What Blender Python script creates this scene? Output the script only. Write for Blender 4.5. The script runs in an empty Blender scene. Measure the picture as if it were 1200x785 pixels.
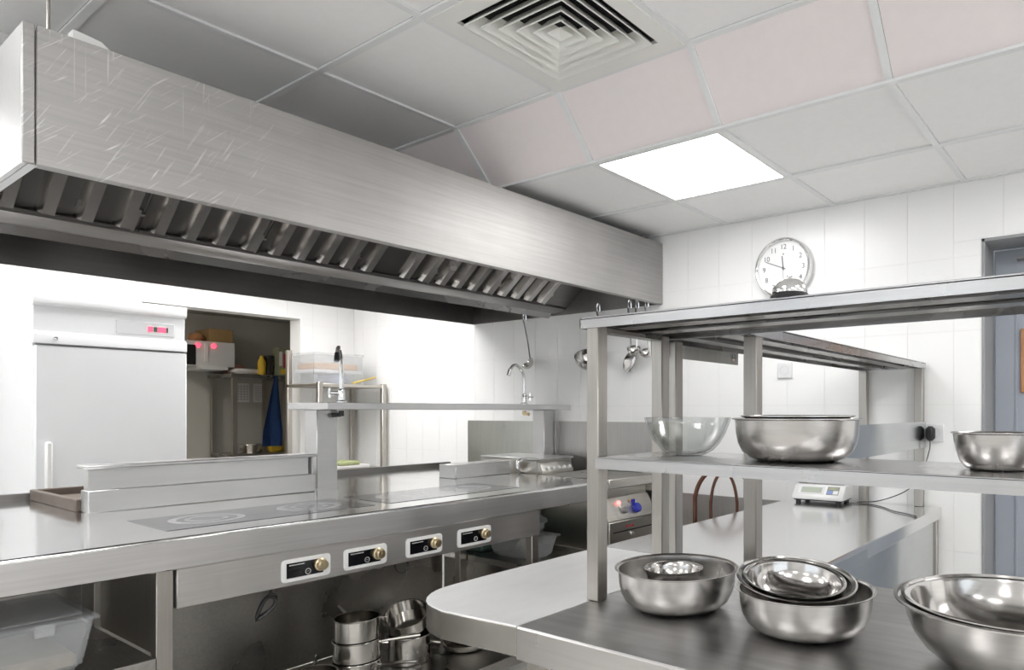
import bpy, bmesh, math, random
from mathutils import Vector, Matrix

random.seed(7)
C = bpy.context.scene
COL = C.collection
H = 1.28                      # eye height; heights below are written as H + offset
pi = math.pi

# ------------------------------------------------------------------ camera
cam_d = bpy.data.cameras.new('camera')
cam = bpy.data.objects.new('camera', cam_d); COL.objects.link(cam)
cam.location = (0, 0, H)
cam.rotation_euler = (pi/2, 0, math.radians(34.645))
cam_d.sensor_fit = 'HORIZONTAL'; cam_d.sensor_width = 36
cam_d.lens = 36*798.8/1200
cam_d.shift_x = -(782-600)/1200
cam_d.shift_y = (481-392.5)/1200
cam_d.clip_start = 0.02; cam_d.clip_end = 60
C.camera = cam

# ------------------------------------------------------------------ world, exposure
w = bpy.data.worlds.new('world'); C.world = w; w.use_nodes = True
w.node_tree.nodes['Background'].inputs[0].default_value = (0.86, 0.93, 1.0, 1)
w.node_tree.nodes['Background'].inputs[1].default_value = 1.1
C.view_settings.view_transform = 'Standard'
try: C.view_settings.look = 'None'
except Exception: pass
C.view_settings.exposure = 0.76
C.view_settings.gamma = 1.0
C.view_settings.use_curve_mapping = False
C.cycles.use_denoising = True
C.cycles.max_bounces = 10
C.cycles.diffuse_bounces = 5
C.cycles.glossy_bounces = 6
C.cycles.transmission_bounces = 8
C.cycles.sample_clamp_indirect = 6
PANEL_POWER = 7.0            # emission of every ceiling light panel

# ------------------------------------------------------------------ materials
MATS = {}
def _nt(name):
    m = bpy.data.materials.new(name); m.use_nodes = True
    nt = m.node_tree; b = nt.nodes['Principled BSDF']
    MATS[name] = m
    return m, nt, b
def plain(name, col, rough=0.5, metal=0.0, spec=0.5, noise=0.0, scale=8, coat=0.0, bump=0.0):
    m, nt, b = _nt(name)
    b.inputs['Base Color'].default_value = (*col, 1)
    b.inputs['Roughness'].default_value = rough
    b.inputs['Metallic'].default_value = metal
    b.inputs['Specular IOR Level'].default_value = spec
    b.inputs['Coat Weight'].default_value = coat
    tc = nt.nodes.new('ShaderNodeTexCoord')
    n = nt.nodes.new('ShaderNodeTexNoise'); n.inputs['Scale'].default_value = scale; n.inputs['Detail'].default_value = 4
    nt.links.new(tc.outputs['Object'], n.inputs['Vector'])
    if noise > 0:
        mx = nt.nodes.new('ShaderNodeMix'); mx.data_type = 'RGBA'
        mx.inputs[6].default_value = (*[c*(1-noise) for c in col], 1)
        mx.inputs[7].default_value = (*[min(1, c*(1+noise*0.6)) for c in col], 1)
        nt.links.new(n.outputs['Fac'], mx.inputs[0]); nt.links.new(mx.outputs[2], b.inputs['Base Color'])
    if bump > 0:
        bp = nt.nodes.new('ShaderNodeBump'); bp.inputs['Strength'].default_value = bump; bp.inputs['Distance'].default_value = 0.002
        nt.links.new(n.outputs['Fac'], bp.inputs['Height']); nt.links.new(bp.outputs['Normal'], b.inputs['Normal'])
    return m
def steel(name, col=(0.62, 0.61, 0.59), rough=0.28, brush=(3, 120, 120), var=0.10, rvar=0.08, aniso=0.0, patch=1.6, bump=0.0, metal=1.0):
    """brushed stainless steel: fine streaks along one axis plus soft cloudy wear"""
    m, nt, b = _nt(name)
    b.inputs['Metallic'].default_value = metal
    tc = nt.nodes.new('ShaderNodeTexCoord')
    mp = nt.nodes.new('ShaderNodeMapping'); mp.inputs['Scale'].default_value = brush
    nt.links.new(tc.outputs['Object'], mp.inputs['Vector'])
    n1 = nt.nodes.new('ShaderNodeTexNoise'); n1.inputs['Scale'].default_value = 1.0; n1.inputs['Detail'].default_value = 3
    nt.links.new(mp.outputs['Vector'], n1.inputs['Vector'])
    n2 = nt.nodes.new('ShaderNodeTexNoise'); n2.inputs['Scale'].default_value = patch*2; n2.inputs['Detail'].default_value = 6
    nt.links.new(tc.outputs['Object'], n2.inputs['Vector'])
    ad = nt.nodes.new('ShaderNodeMath'); ad.operation = 'ADD'
    nt.links.new(n1.outputs['Fac'], ad.inputs[0]); nt.links.new(n2.outputs['Fac'], ad.inputs[1])
    mr = nt.nodes.new('ShaderNodeMapRange'); mr.inputs['From Min'].default_value = 0.6; mr.inputs['From Max'].default_value = 1.4
    nt.links.new(ad.outputs[0], mr.inputs['Value'])
    mx = nt.nodes.new('ShaderNodeMix'); mx.data_type = 'RGBA'
    mx.inputs[6].default_value = (*[c*(1-var) for c in col], 1)
    mx.inputs[7].default_value = (*[min(1, c*(1+var)) for c in col], 1)
    nt.links.new(mr.outputs[0], mx.inputs[0]); nt.links.new(mx.outputs[2], b.inputs['Base Color'])
    rr = nt.nodes.new('ShaderNodeMapRange'); rr.inputs['To Min'].default_value = max(0.02, rough-rvar); rr.inputs['To Max'].default_value = rough+rvar
    rr.inputs['From Min'].default_value = 0.3; rr.inputs['From Max'].default_value = 0.7
    nt.links.new(n2.outputs['Fac'], rr.inputs['Value']); nt.links.new(rr.outputs[0], b.inputs['Roughness'])
    if bump > 0:
        bp = nt.nodes.new('ShaderNodeBump'); bp.inputs['Strength'].default_value = bump; bp.inputs['Distance'].default_value = 0.001
        nt.links.new(n1.outputs['Fac'], bp.inputs['Height']); nt.links.new(bp.outputs['Normal'], b.inputs['Normal'])
    if aniso: b.inputs['Anisotropic'].default_value = aniso
    return m
def emit(name, col, strength):
    m, nt, b = _nt(name)
    b.inputs['Base Color'].default_value = (*col, 1)
    b.inputs['Emission Color'].default_value = (*col, 1)
    b.inputs['Emission Strength'].default_value = strength
    return m
def glass(name, col=(1, 1, 1), rough=0.0, ior=1.45):
    m, nt, b = _nt(name)
    b.inputs['Base Color'].default_value = (*col, 1); b.inputs['Roughness'].default_value = rough
    b.inputs['Transmission Weight'].default_value = 1.0; b.inputs['IOR'].default_value = ior
    return m

M_wall   = plain('wall_paint', (0.88, 0.88, 0.87), 0.5, noise=0.03)
M_tile   = plain('white_wall_tile', (0.88, 0.88, 0.875), 0.28, noise=0.02, scale=3)
M_grout  = plain('grout', (0.83, 0.83, 0.825), 0.8, noise=0.05)
M_ctile  = plain('ceiling_tile_white', (0.94, 0.94, 0.935), 0.75, noise=0.03, scale=30, bump=0.05)
M_ctpink = plain('ceiling_tile_pinkish', (0.90, 0.835, 0.83), 0.7, noise=0.03, scale=30, bump=0.05)
M_bar    = plain('ceiling_bar_white', (0.84, 0.85, 0.85), 0.35, noise=0.02)
M_vent   = plain('vent_white_enamel', (0.87, 0.87, 0.83), 0.45, noise=0.02)
M_dark   = plain('dark_void', (0.02, 0.02, 0.02), 0.9)
M_floor  = plain('floor_grey', (0.70, 0.68, 0.65), 0.4, noise=0.10, scale=5)
M_fridge = plain('white_enamel', (0.82, 0.83, 0.84), 0.3, noise=0.015)
M_seal   = plain('grey_seal', (0.25, 0.25, 0.25), 0.6)
M_plast  = plain('white_plastic', (0.80, 0.80, 0.79), 0.35, noise=0.02)
M_plastg = plain('pale_grey_plastic', (0.66, 0.67, 0.68), 0.4, noise=0.02)
M_black  = plain('black_plastic', (0.012, 0.012, 0.013), 0.35)
M_blackg = plain('black_glass', (0.006, 0.006, 0.008), 0.08)
M_print  = plain('pale_print', (0.55, 0.55, 0.55), 0.5)
M_brass  = plain('brass_knob', (0.75, 0.62, 0.40), 0.28, metal=1.0, noise=0.08)
M_blue   = plain('blue_plastic', (0.03, 0.04, 0.42), 0.35)
M_redp   = plain('red_print', (0.45, 0.03, 0.04), 0.5)
M_redl   = emit('red_led', (1.0, 0.03, 0.06), 3.0)
M_redlamp = emit('red_lamp', (1.0, 0.22, 0.20), 1.6)
M_grnl   = plain('green_dark_segment', (0.05, 0.14, 0.10), 0.3)
M_lcd    = plain('lcd_grey_green', (0.42, 0.46, 0.38), 0.25)
M_keyb   = plain('keypad_blue', (0.20, 0.28, 0.55), 0.4)
M_door   = plain('door_blue_grey', (0.33, 0.36, 0.41), 0.35, noise=0.04)
M_frame  = plain('door_frame_grey', (0.30, 0.305, 0.31), 0.4, noise=0.03)
M_wood   = plain('orange_wood', (0.46, 0.22, 0.10), 0.4, noise=0.25, scale=14)
M_chair  = plain('brown_bentwood', (0.10, 0.035, 0.018), 0.3, noise=0.2, scale=20)
M_rust   = plain('rusty_brown_metal', (0.21, 0.17, 0.145), 0.5, metal=0.7, noise=0.35, scale=14)
M_card   = plain('cardboard', (0.36, 0.23, 0.10), 0.8, noise=0.1)
M_navy   = plain('blue_cloth', (0.035, 0.09, 0.26), 0.85, noise=0.2, scale=20)
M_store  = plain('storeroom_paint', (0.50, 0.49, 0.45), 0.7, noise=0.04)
M_yell   = plain('yellow_label', (0.75, 0.50, 0.04), 0.5)
M_jar    = plain('jar_dark', (0.05, 0.045, 0.04), 0.25)
M_redpk  = plain('red_label', (0.50, 0.05, 0.06), 0.5)
M_grnpk  = plain('olive_pack', (0.34, 0.36, 0.24), 0.5, noise=0.3, scale=25)
M_paper  = plain('white_paper', (0.80, 0.78, 0.78), 0.7, noise=0.05)
M_pinkpk = plain('pinkish_paper', (0.55, 0.30, 0.28), 0.7, noise=0.1)
M_stick  = plain('yellow_stick', (0.60, 0.45, 0.12), 0.5)
M_orange = plain('orange_content', (0.65, 0.38, 0.18), 0.6, noise=0.2, scale=30)
M_lilac  = plain('lilac_content', (0.36, 0.38, 0.58), 0.6, noise=0.2, scale=30)
M_green  = plain('pale_green_content', (0.45, 0.50, 0.25), 0.7, noise=0.3, scale=40)
M_teal   = plain('teal_tub', (0.13, 0.22, 0.19), 0.4, noise=0.2)
M_kraft  = plain('beige_food', (0.50, 0.40, 0.30), 0.8, noise=0.3, scale=25)
M_socket = plain('socket_white', (0.76, 0.76, 0.77), 0.3)
M_dial   = plain('clock_dial', (0.86, 0.86, 0.86), 0.25)
M_ink    = plain('clock_ink', (0.16, 0.16, 0.17), 0.5)

S_hood   = None
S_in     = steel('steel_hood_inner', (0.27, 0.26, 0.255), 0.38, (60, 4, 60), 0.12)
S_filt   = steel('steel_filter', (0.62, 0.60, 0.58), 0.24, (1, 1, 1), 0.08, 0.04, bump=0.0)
S_fdark  = steel('steel_filter_plate', (0.13, 0.125, 0.12), 0.5, (1, 1, 1), 0.08, 0.04, bump=0.0)  # recess shade between the ribs is put into this colour
S_top    = steel('steel_worktop_polished', (0.74, 0.74, 0.735), 0.12, (120, 3, 120), 0.05, 0.05, bump=0.0)
S_apron  = steel('steel_apron', (0.56, 0.55, 0.545), 0.44, (120, 3, 120), 0.10)
S_panel  = steel('steel_panel', (0.55, 0.535, 0.525), 0.44, (120, 4, 120), 0.08)
S_box    = steel('steel_upstand', (0.60, 0.60, 0.60), 0.32, (90, 5, 90), 0.04, 0.03)
S_under  = steel('steel_undershelf', (0.40, 0.39, 0.37), 0.30, (8, 90, 90), 0.14)
S_leg    = steel('steel_leg', (0.42, 0.40, 0.37), 0.36, (120, 120, 4), 0.12)
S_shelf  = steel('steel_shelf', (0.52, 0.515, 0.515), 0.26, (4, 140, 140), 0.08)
S_rib    = steel('steel_shelf_underside', (0.26, 0.25, 0.235), 0.30, (4, 140, 140), 0.1)  # shelf steel darkened; the shade underneath is put into its colour
S_far    = steel('steel_far_table', (0.78, 0.78, 0.775), 0.16, (90, 3, 90), 0.03, 0.02, bump=0.0)
S_strip  = steel('steel_scuffed_strip', (0.86, 0.86, 0.86), 0.34, (30, 8, 30), 0.05, 0.03, bump=0.0, metal=0.55)
S_tab    = steel('steel_front_table', (0.46, 0.455, 0.45), 0.33, (5, 45, 45), 0.22, 0.05, patch=4.0)
S_edge   = steel('steel_table_edge', (0.40, 0.39, 0.365), 0.26, (60, 60, 60), 0.05)
S_tapr   = steel('steel_table_apron', (0.58, 0.565, 0.55), 0.30, (4, 120, 120), 0.08)
S_bowl   = steel('steel_bowl', (0.55, 0.535, 0.52), 0.24, (20, 20, 160), 0.08, 0.04, patch=4, bump=0.01)
S_bowl2  = steel('steel_bowl_shiny', (0.58, 0.565, 0.55), 0.14, (20, 20, 160), 0.08, 0.04, patch=4, bump=0.01)
S_chrome = steel('chrome', (0.75, 0.75, 0.75), 0.07, (20, 20, 20), 0.04, 0.02, bump=0.0)
S_splash = steel('steel_splashback', (0.56, 0.57, 0.54), 0.34, (90, 90, 5), 0.10)
S_splash2 = steel('steel_splashback_dark', (0.46, 0.45, 0.44), 0.36, (90, 90, 5), 0.10)  # splashback steel again, with its darker reflection put into the colour
S_side   = steel('steel_side_mirror', (0.58, 0.60, 0.60), 0.16, (90, 5, 90), 0.06)
S_fry    = steel('steel_fryer', (0.60, 0.58, 0.54), 0.32, (90, 6, 90), 0.07)
S_pot    = steel('steel_pot', (0.62, 0.60, 0.57), 0.15, (20, 20, 100), 0.08)
S_rack   = steel('steel_rack', (0.50, 0.47, 0.43), 0.38, (30, 30, 10), 0.08)

def hob_mat():
    m, nt, b = _nt('hob_glass')
    b.inputs['Base Color'].default_value = (0.24, 0.24, 0.25, 1)
    b.inputs['Metallic'].default_value = 0.75
    tc = nt.nodes.new('ShaderNodeTexCoord'); n = nt.nodes.new('ShaderNodeTexNoise'); n.inputs['Scale'].default_value = 9
    nt.links.new(tc.outputs['Object'], n.inputs['Vector'])
    r = nt.nodes.new('ShaderNodeMapRange'); r.inputs['To Min'].default_value = 0.06; r.inputs['To Max'].default_value = 0.16
    nt.links.new(n.outputs['Fac'], r.inputs['Value']); nt.links.new(r.outputs[0], b.inputs['Roughness'])
    return m
M_hob = hob_mat()
M_ring = plain('hob_ring_print', (0.62, 0.62, 0.64), 0.2, metal=0.5)

def hood_mat():
    """hood front: brushed steel, cloudy, with bright scratches that thin out away from its near end"""
    m, nt, b = _nt('steel_hood_front')
    L = nt.links.new; N = nt.nodes.new
    b.inputs['Metallic'].default_value = 1.0
    tc = N('ShaderNodeTexCoord')
    def noise(scale, mscale, rot=(0, 0, 0), detail=3, dist=0.0):
        mq = N('ShaderNodeMapping'); mq.inputs['Rotation'].default_value = rot; L(tc.outputs['Object'], mq.inputs['Vector'])
        mp = N('ShaderNodeMapping'); mp.inputs['Scale'].default_value = mscale; L(mq.outputs['Vector'], mp.inputs['Vector'])
        n = N('ShaderNodeTexNoise'); n.inputs['Scale'].default_value = scale; n.inputs['Detail'].default_value = detail
        n.inputs['Distortion'].default_value = dist
        L(mp.outputs['Vector'], n.inputs['Vector']); return n.outputs['Fac']
    def thr(v, lo, hi):
        r = N('ShaderNodeMapRange'); r.inputs['From Min'].default_value = lo; r.inputs['From Max'].default_value = hi
        L(v, r.inputs['Value']); return r.outputs[0]
    def mul(a, c):
        x = N('ShaderNodeMath'); x.operation = 'MULTIPLY'; L(a, x.inputs[0])
        if isinstance(c, float): x.inputs[1].default_value = c
        else: L(c, x.inputs[1])
        return x.outputs[0]
    def mx2(a, c):
        x = N('ShaderNodeMath'); x.operation = 'MAXIMUM'; L(a, x.inputs[0]); L(c, x.inputs[1]); return x.outputs[0]
    cloud = noise(2.2, (1, 1, 1), detail=6)
    fine = noise(1.0, (4, 3, 110))
    vert = thr(noise(1.0, (1, 170, 4.0), detail=1, dist=0.3), 0.67, 0.76)
    diag = thr(noise(1.0, (1, 130, 7), (math.radians(28), 0, 0), 1, 0.5), 0.66, 0.80)
    diag2 = thr(noise(1.0, (1, 150, 8), (math.radians(46), 0, 0), 1, 0.5), 0.66, 0.80)
    sx = N('ShaderNodeSeparateXYZ'); L(tc.outputs['Object'], sx.inputs[0])
    near = thr(sx.outputs['Y'], 0.75, 0.15)
    top = thr(sx.outputs['Z'], 0.15, 0.36)
    scr = mx2(mul(mul(vert, near), top), mul(mx2(diag, diag2), near))
    mxc = N('ShaderNodeMix'); mxc.data_type = 'RGBA'
    mxc.inputs[6].default_value = (0.39, 0.38, 0.37, 1); mxc.inputs[7].default_value = (0.52, 0.51, 0.50, 1)
    ad = N('ShaderNodeMath'); ad.operation = 'ADD'; L(cloud, ad.inputs[0]); L(mul(fine, 0.5), ad.inputs[1])
    L(thr(ad.outputs[0], 0.5, 1.0), mxc.inputs[0])
    mxs = N('ShaderNodeMix'); mxs.data_type = 'RGBA'; mxs.inputs[7].default_value = (0.95, 0.95, 0.96, 1)
    L(mxc.outputs[2], mxs.inputs[6]); L(mul(scr, 0.8), mxs.inputs[0]); L(mxs.outputs[2], b.inputs['Base Color'])
    rr = N('ShaderNodeMapRange'); rr.inputs['To Min'].default_value = 0.50; rr.inputs['To Max'].default_value = 0.62
    L(cloud, rr.inputs['Value']); rm = N('ShaderNodeMath'); rm.operation = 'ADD'
    L(rr.outputs[0], rm.inputs[0]); L(mul(scr, 0.25), rm.inputs[1]); L(rm.outputs[0], b.inputs['Roughness'])
    return m
S_hood = hood_mat()

def clear_plastic(name, col, rough, alpha):
    m, nt, b = _nt(name)
    b.inputs['Base Color'].default_value = (*col, 1); b.inputs['Roughness'].default_value = rough
    tr = nt.nodes.new('ShaderNodeBsdfTransparent'); mx = nt.nodes.new('ShaderNodeMixShader')
    mx.inputs[0].default_value = alpha
    nt.links.new(tr.outputs[0], mx.inputs[1]); nt.links.new(b.outputs[0], mx.inputs[2])
    nt.links.new(mx.outputs[0], nt.nodes['Material Output'].inputs['Surface'])
    return m
M_tub = clear_plastic('cloudy_plastic', (0.60, 0.62, 0.63), 0.2, 0.30)
M_bag = clear_plastic('plastic_bag', (0.55, 0.60, 0.58), 0.25, 0.5)
def thin_glass(name, tint, base):
    m, nt, b = _nt(name); nt.nodes.remove(b)
    tr = nt.nodes.new('ShaderNodeBsdfTransparent'); tr.inputs[0].default_value = (*tint, 1)
    gl = nt.nodes.new('ShaderNodeBsdfGlossy'); gl.inputs['Roughness'].default_value = 0.02
    lw = nt.nodes.new('ShaderNodeLayerWeight'); lw.inputs['Blend'].default_value = 0.35
    pw = nt.nodes.new('ShaderNodeMath'); pw.operation = 'POWER'; pw.inputs[1].default_value = 3.0; lw.inputs['Blend'].default_value = 0.5
    nt.links.new(lw.outputs['Facing'], pw.inputs[0])
    mr = nt.nodes.new('ShaderNodeMapRange'); mr.inputs['To Min'].default_value = base; mr.inputs['To Max'].default_value = 0.75
    nt.links.new(pw.outputs[0], mr.inputs['Value'])
    mx = nt.nodes.new('ShaderNodeMixShader'); nt.links.new(mr.outputs[0], mx.inputs[0])
    nt.links.new(tr.outputs[0], mx.inputs[1]); nt.links.new(gl.outputs[0], mx.inputs[2])
    nt.links.new(mx.outputs[0], nt.nodes['Material Output'].inputs['Surface']); return m
G_bowl = thin_glass('clear_glass', (0.955, 0.965, 0.96), 0.11)
G_clock = glass('clock_glass', (1, 1, 1), 0.0, 1.1)

# ------------------------------------------------------------------ mesh helpers
def box(bm, x0, x1, y0, y1, z0, z1, bev=0.0, seg=1):
    t = bmesh.new()
    bmesh.ops.create_cube(t, size=1)
    for v in t.verts:
        v.co = Vector(((x0+x1)/2+v.co.x*(x1-x0), (y0+y1)/2+v.co.y*(y1-y0), (z0+z1)/2+v.co.z*(z1-z0)))
    if bev > 0:
        bev = min(bev, 0.45*min(abs(x1-x0), abs(y1-y0), abs(z1-z0)))
        bmesh.ops.bevel(t, geom=list(t.edges), offset=bev, segments=seg, affect='EDGES', profile=0.5)
    join(bm, t)
def join(bm, t, mat=None):
    if mat is not None: bmesh.ops.transform(t, matrix=mat, verts=list(t.verts))
    me = bpy.data.meshes.new('tmp'); t.to_mesh(me); t.free(); bm.from_mesh(me); bpy.data.meshes.remove(me)
def prism(bm, poly, z0, z1, axis='Z', bev=0.0):
    """poly: 2-D outline; extruded along axis between z0 and z1"""
    t = bmesh.new()
    def P(a, b, c):
        return {'Z': (a, b, c), 'X': (c, a, b), 'Y': (a, c, b)}[axis]
    lo = [t.verts.new(P(a, b, z0)) for a, b in poly]; hi = [t.verts.new(P(a, b, z1)) for a, b in poly]
    n = len(poly)
    t.faces.new(lo); t.faces.new(hi)
    for i in range(n): t.faces.new((lo[i], lo[(i+1) % n], hi[(i+1) % n], hi[i]))
    bmesh.ops.recalc_face_normals(t, faces=list(t.faces))
    if bev > 0: bmesh.ops.bevel(t, geom=list(t.edges), offset=bev, segments=1, affect='EDGES', profile=0.5)
    join(bm, t)
def tube(bm, pts, r, n=10, closed=False, caps=True):
    pts = [Vector(p) for p in pts]; m = len(pts)
    rs = r if isinstance(r, (list, tuple)) else [r]*m
    t = bmesh.new(); rings = []; up = None
    for i, p in enumerate(pts):
        if closed: d = pts[(i+1) % m]-pts[i-1]
        else: d = pts[min(i+1, m-1)]-pts[max(i-1, 0)]
        d.normalize()
        if up is None:
            up = Vector((0, 0, 1)) if abs(d.z) < 0.9 else Vector((1, 0, 0))
        a = d.cross(up); a.normalize(); b = a.cross(d); b.normalize(); up = b
        rings.append([t.verts.new(p+(a*math.cos(2*pi*k/n)+b*math.sin(2*pi*k/n))*rs[i]) for k in range(n)])
    for i in range(m if closed else m-1):
        A, B = rings[i], rings[(i+1) % m]
        for k in range(n): t.faces.new((A[k], A[(k+1) % n], B[(k+1) % n], B[k]))
    if caps and not closed:
        t.faces.new(rings[0]); t.faces.new(rings[-1])
    bmesh.ops.recalc_face_normals(t, faces=list(t.faces)); join(bm, t)
def lathe(bm, prof, n=48, mat=None, close=True):
    """prof: list of (r, z); revolved round Z"""
    t = bmesh.new(); rings = []
    for r, z in prof:
        if r < 1e-6: rings.append([t.verts.new((0, 0, z))])
        else: rings.append([t.verts.new((r*math.cos(2*pi*k/n), r*math.sin(2*pi*k/n), z)) for k in range(n)])
    for A, B in zip(rings, rings[1:]):
        for k in range(n):
            k2 = (k+1) % n
            if len(A) == 1 and len(B) == 1: continue
            if len(A) == 1: t.faces.new((A[0], B[k], B[k2]))
            elif len(B) == 1: t.faces.new((A[k], A[k2], B[0]))
            else: t.faces.new((A[k], A[k2], B[k2], B[k]))
    bmesh.ops.recalc_face_normals(t, faces=list(t.faces)); join(bm, t, mat)
def spline(pts, n=8):
    """Catmull-Rom through pts"""
    P = [Vector(p) for p in pts]; P = [P[0]*2-P[1]]+P+[P[-1]*2-P[-2]]; out = []
    for i in range(1, len(P)-2):
        for k in range(n):
            t = k/n; a, b, c, d = P[i-1], P[i], P[i+1], P[i+2]
            out.append(0.5*((2*b)+(c-a)*t+(2*a-5*b+4*c-d)*t*t+(3*b-a-3*c+d)*t**3))
    out.append(P[-2]); return out
def T(loc, rx=0, ry=0, rz=0):
    return Matrix.Translation(loc) @ Matrix.Rotation(rz, 4, 'Z') @ Matrix.Rotation(ry, 4, 'Y') @ Matrix.Rotation(rx, 4, 'X')

BASE = {}                    # world position of the thing an object belongs to
def link(o, parent=None):
    COL.objects.link(o)
    if parent is not None: o.parent = parent; BASE[o.name] = BASE[parent.name]
    return o
def tag(o, label=None, cat=None, group=None, kind=None):
    if label: o['label'] = label
    if cat: o['category'] = cat
    if group: o['group'] = group
    if kind: o['kind'] = kind
    return o
def thing(name, label, cat, loc, group=None):
    o = bpy.data.objects.new(name, None); o.empty_display_size = 0.05
    COL.objects.link(o); o.location = loc; BASE[o.name] = Vector(loc)
    return tag(o, label, cat, group)
def to_mesh(name, bm, mat, smooth=40):
    me = bpy.data.meshes.new(name); bm.to_mesh(me); bm.free()
    if mat: me.materials.append(mat)
    if smooth:
        for p in me.polygons: p.use_smooth = True
        me.set_sharp_from_angle(angle=math.radians(smooth))
    return me
def part(name, bm, mat, parent, smooth=40, label=None):
    b = BASE[parent.name]
    bmesh.ops.translate(bm, verts=list(bm.verts), vec=-b)
    o = bpy.data.objects.new(name, to_mesh(name, bm, mat, smooth)); link(o, parent)
    if label: o['label'] = label
    return o
def solo(name, bm, mat, label, cat, loc, group=None, smooth=40):
    """a thing that is one mesh, origin at loc"""
    bmesh.ops.translate(bm, verts=list(bm.verts), vec=-Vector(loc))
    o = bpy.data.objects.new(name, to_mesh(name, bm, mat, smooth)); COL.objects.link(o); o.location = loc
    BASE[o.name] = Vector(loc)
    return tag(o, label, cat, group)
def struct(name, bm, mat, smooth=30):
    o = bpy.data.objects.new(name, to_mesh(name, bm, mat, smooth)); COL.objects.link(o); BASE[o.name] = Vector((0, 0, 0))
    o['kind'] = 'structure'; return o
def B(*a, **k):
    bm = bmesh.new(); box(bm, *a, **k); return bm
def inst(name, me, parent, loc=(0, 0, 0)):
    o = bpy.data.objects.new(name, me); COL.objects.link(o); o.parent = parent; o.location = loc
    BASE[o.name] = BASE[parent.name]; return o
def text_bm(s, size, mat4, depth=0.0006):
    cu = bpy.data.curves.new('tmp', 'FONT'); cu.body = s; cu.size = size; cu.extrude = depth; cu.align_x = 'CENTER'; cu.align_y = 'CENTER'
    cu.resolution_u = 3
    o = bpy.data.objects.new('tmp', cu); COL.objects.link(o)
    dg = bpy.context.evaluated_depsgraph_get(); me = bpy.data.meshes.new_from_object(o.evaluated_get(dg))
    bm = bmesh.new(); bm.from_mesh(me); bmesh.ops.transform(bm, matrix=mat4, verts=list(bm.verts))
    bpy.data.objects.remove(o); bpy.data.curves.remove(cu); bpy.data.meshes.remove(me); return bm

# ================================================================== SETTING
XL, XR, YF, YB = -5.4, 3.0, -3.5, 3.205        # left wall, right wall, wall behind the camera, clock wall
ZLOW, ZUP = H+1.005, H+1.22                    # the two ceiling levels
YS0, YS1 = 1.905, 2.105                        # the sloping row of ceiling tiles between them
fl = struct('floor', B(-9.5, 3.3, -3.8, 5.2, -0.1, 0), M_floor)

TW, TH, GAP = 0.20, 0.3246, 0.0028             # wall tile
TZ0 = H+0.026-4*TH
def rect_minus(r, holes):
    out = [r]
    for hx0, hx1, hz0, hz1 in holes:
        nxt = []
        for a0, a1, b0, b1 in out:
            if hx1 <= a0 or hx0 >= a1 or hz1 <= b0 or hz0 >= b1: nxt.append((a0, a1, b0, b1)); continue
            if hz1 < b1: nxt.append((a0, a1, max(b0, hz1), b1))
            if hz0 > b0: nxt.append((a0, a1, b0, min(b1, hz0)))
            c0, c1 = max(b0, hz0), min(b1, hz1)
            if hx0 > a0: nxt.append((a0, hx0, c0, c1))
            if hx1 < a1: nxt.append((hx1, a1, c0, c1))
        out = nxt
    return [q for q in out if q[1]-q[0] > 0.006 and q[3]-q[2] > 0.006]
def tile_bm(rects, plane):
    bm = bmesh.new(); g = GAP/2
    for a0, a1, b0, b1 in rects:
        if plane == 'Y': box(bm, a0+g, a1-g, -0.002, 0, b0+g, b1-g)
        else: box(bm, 0, 0.002, a0+g, a1-g, b0+g, b1-g)
    return bm
def tile_wall(wall, plane, at, u0, u1, off, z1, holes):
    """every tile an object of its own; whole tiles share one mesh"""
    whole = to_mesh('tile', tile_bm([(0, TW, 0, TH)], plane), M_tile, 0)
    i0 = math.floor((u0-off)/TW); i1 = math.ceil((u1-off)/TW)
    for i in range(i0, i1):
        for j in range(0, 9):
            r = (max(u0, off+i*TW), min(u1, off+(i+1)*TW), max(0.0, TZ0+j*TH), min(z1, TZ0+(j+1)*TH))
            if r[1]-r[0] < 0.006 or r[3]-r[2] < 0.006: continue
            rs = rect_minus(r, holes)
            if not rs: continue
            full = len(rs) == 1 and abs(rs[0][1]-rs[0][0]-TW) < 1e-6 and abs(rs[0][3]-rs[0][2]-TH) < 1e-6
            if full: me = whole; ou, oz = r[0], r[2]
            else:
                ou, oz = r[0], r[2]
                me = to_mesh('tile', tile_bm([(a-ou, b-ou, c-oz, d-oz) for a, b, c, d in rs], plane), M_tile, 0)
            inst('tile', me, wall, (ou, at, oz) if plane == 'Y' else (at, ou, oz))

# clock wall with the door opening
DX0, DX1, DZ = -0.557, 0.42, H+0.743
bm = bmesh.new()
for a0, a1, b0, b1 in rect_minus((XL-0.2, XR+0.2, 0, 2.75), [(DX0, DX1, 0, DZ)]): box(bm, a0, a1, YB, YB+0.15, b0, b1)
wb = struct('wall_back', bm, M_grout)
tile_wall(wb, 'Y', YB, XL, 0.9, -0.6715, ZLOW, [(DX0, DX1, 0, DZ)])
# left wall with the store-room opening
OY0, OY1, OZ = 1.72, 2.76, H+0.722
bm = bmesh.new()
for a0, a1, b0, b1 in rect_minus((YF, YB, 0, 2.75), [(OY0, OY1, 0, OZ)]): box(bm, XL-0.15, XL, a0, a1, b0, b1)
wl = struct('wall_left', bm, M_grout)
tile_wall(wl, 'X', XL, 0.0, YB-0.005, 1.655, ZUP, [(OY0, OY1, 0, OZ)])
WINS = {'wall_right': (-2.6, 0.6, 1.0, 2.25), 'wall_front': (-4.4, -0.6, 1.0, 2.25)}   # daylight windows outside the picture
M_pane = clear_plastic('window_glass', (0.9, 0.95, 0.95), 0.02, 0.06)
bm = bmesh.new()
for a0, a1, b0, b1 in rect_minus((YF, YB, 0, 2.75), [WINS['wall_right']]): box(bm, XR, XR+0.15, a0, a1, b0, b1)
struct('wall_right', bm, M_wall)
bm = bmesh.new()
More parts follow.
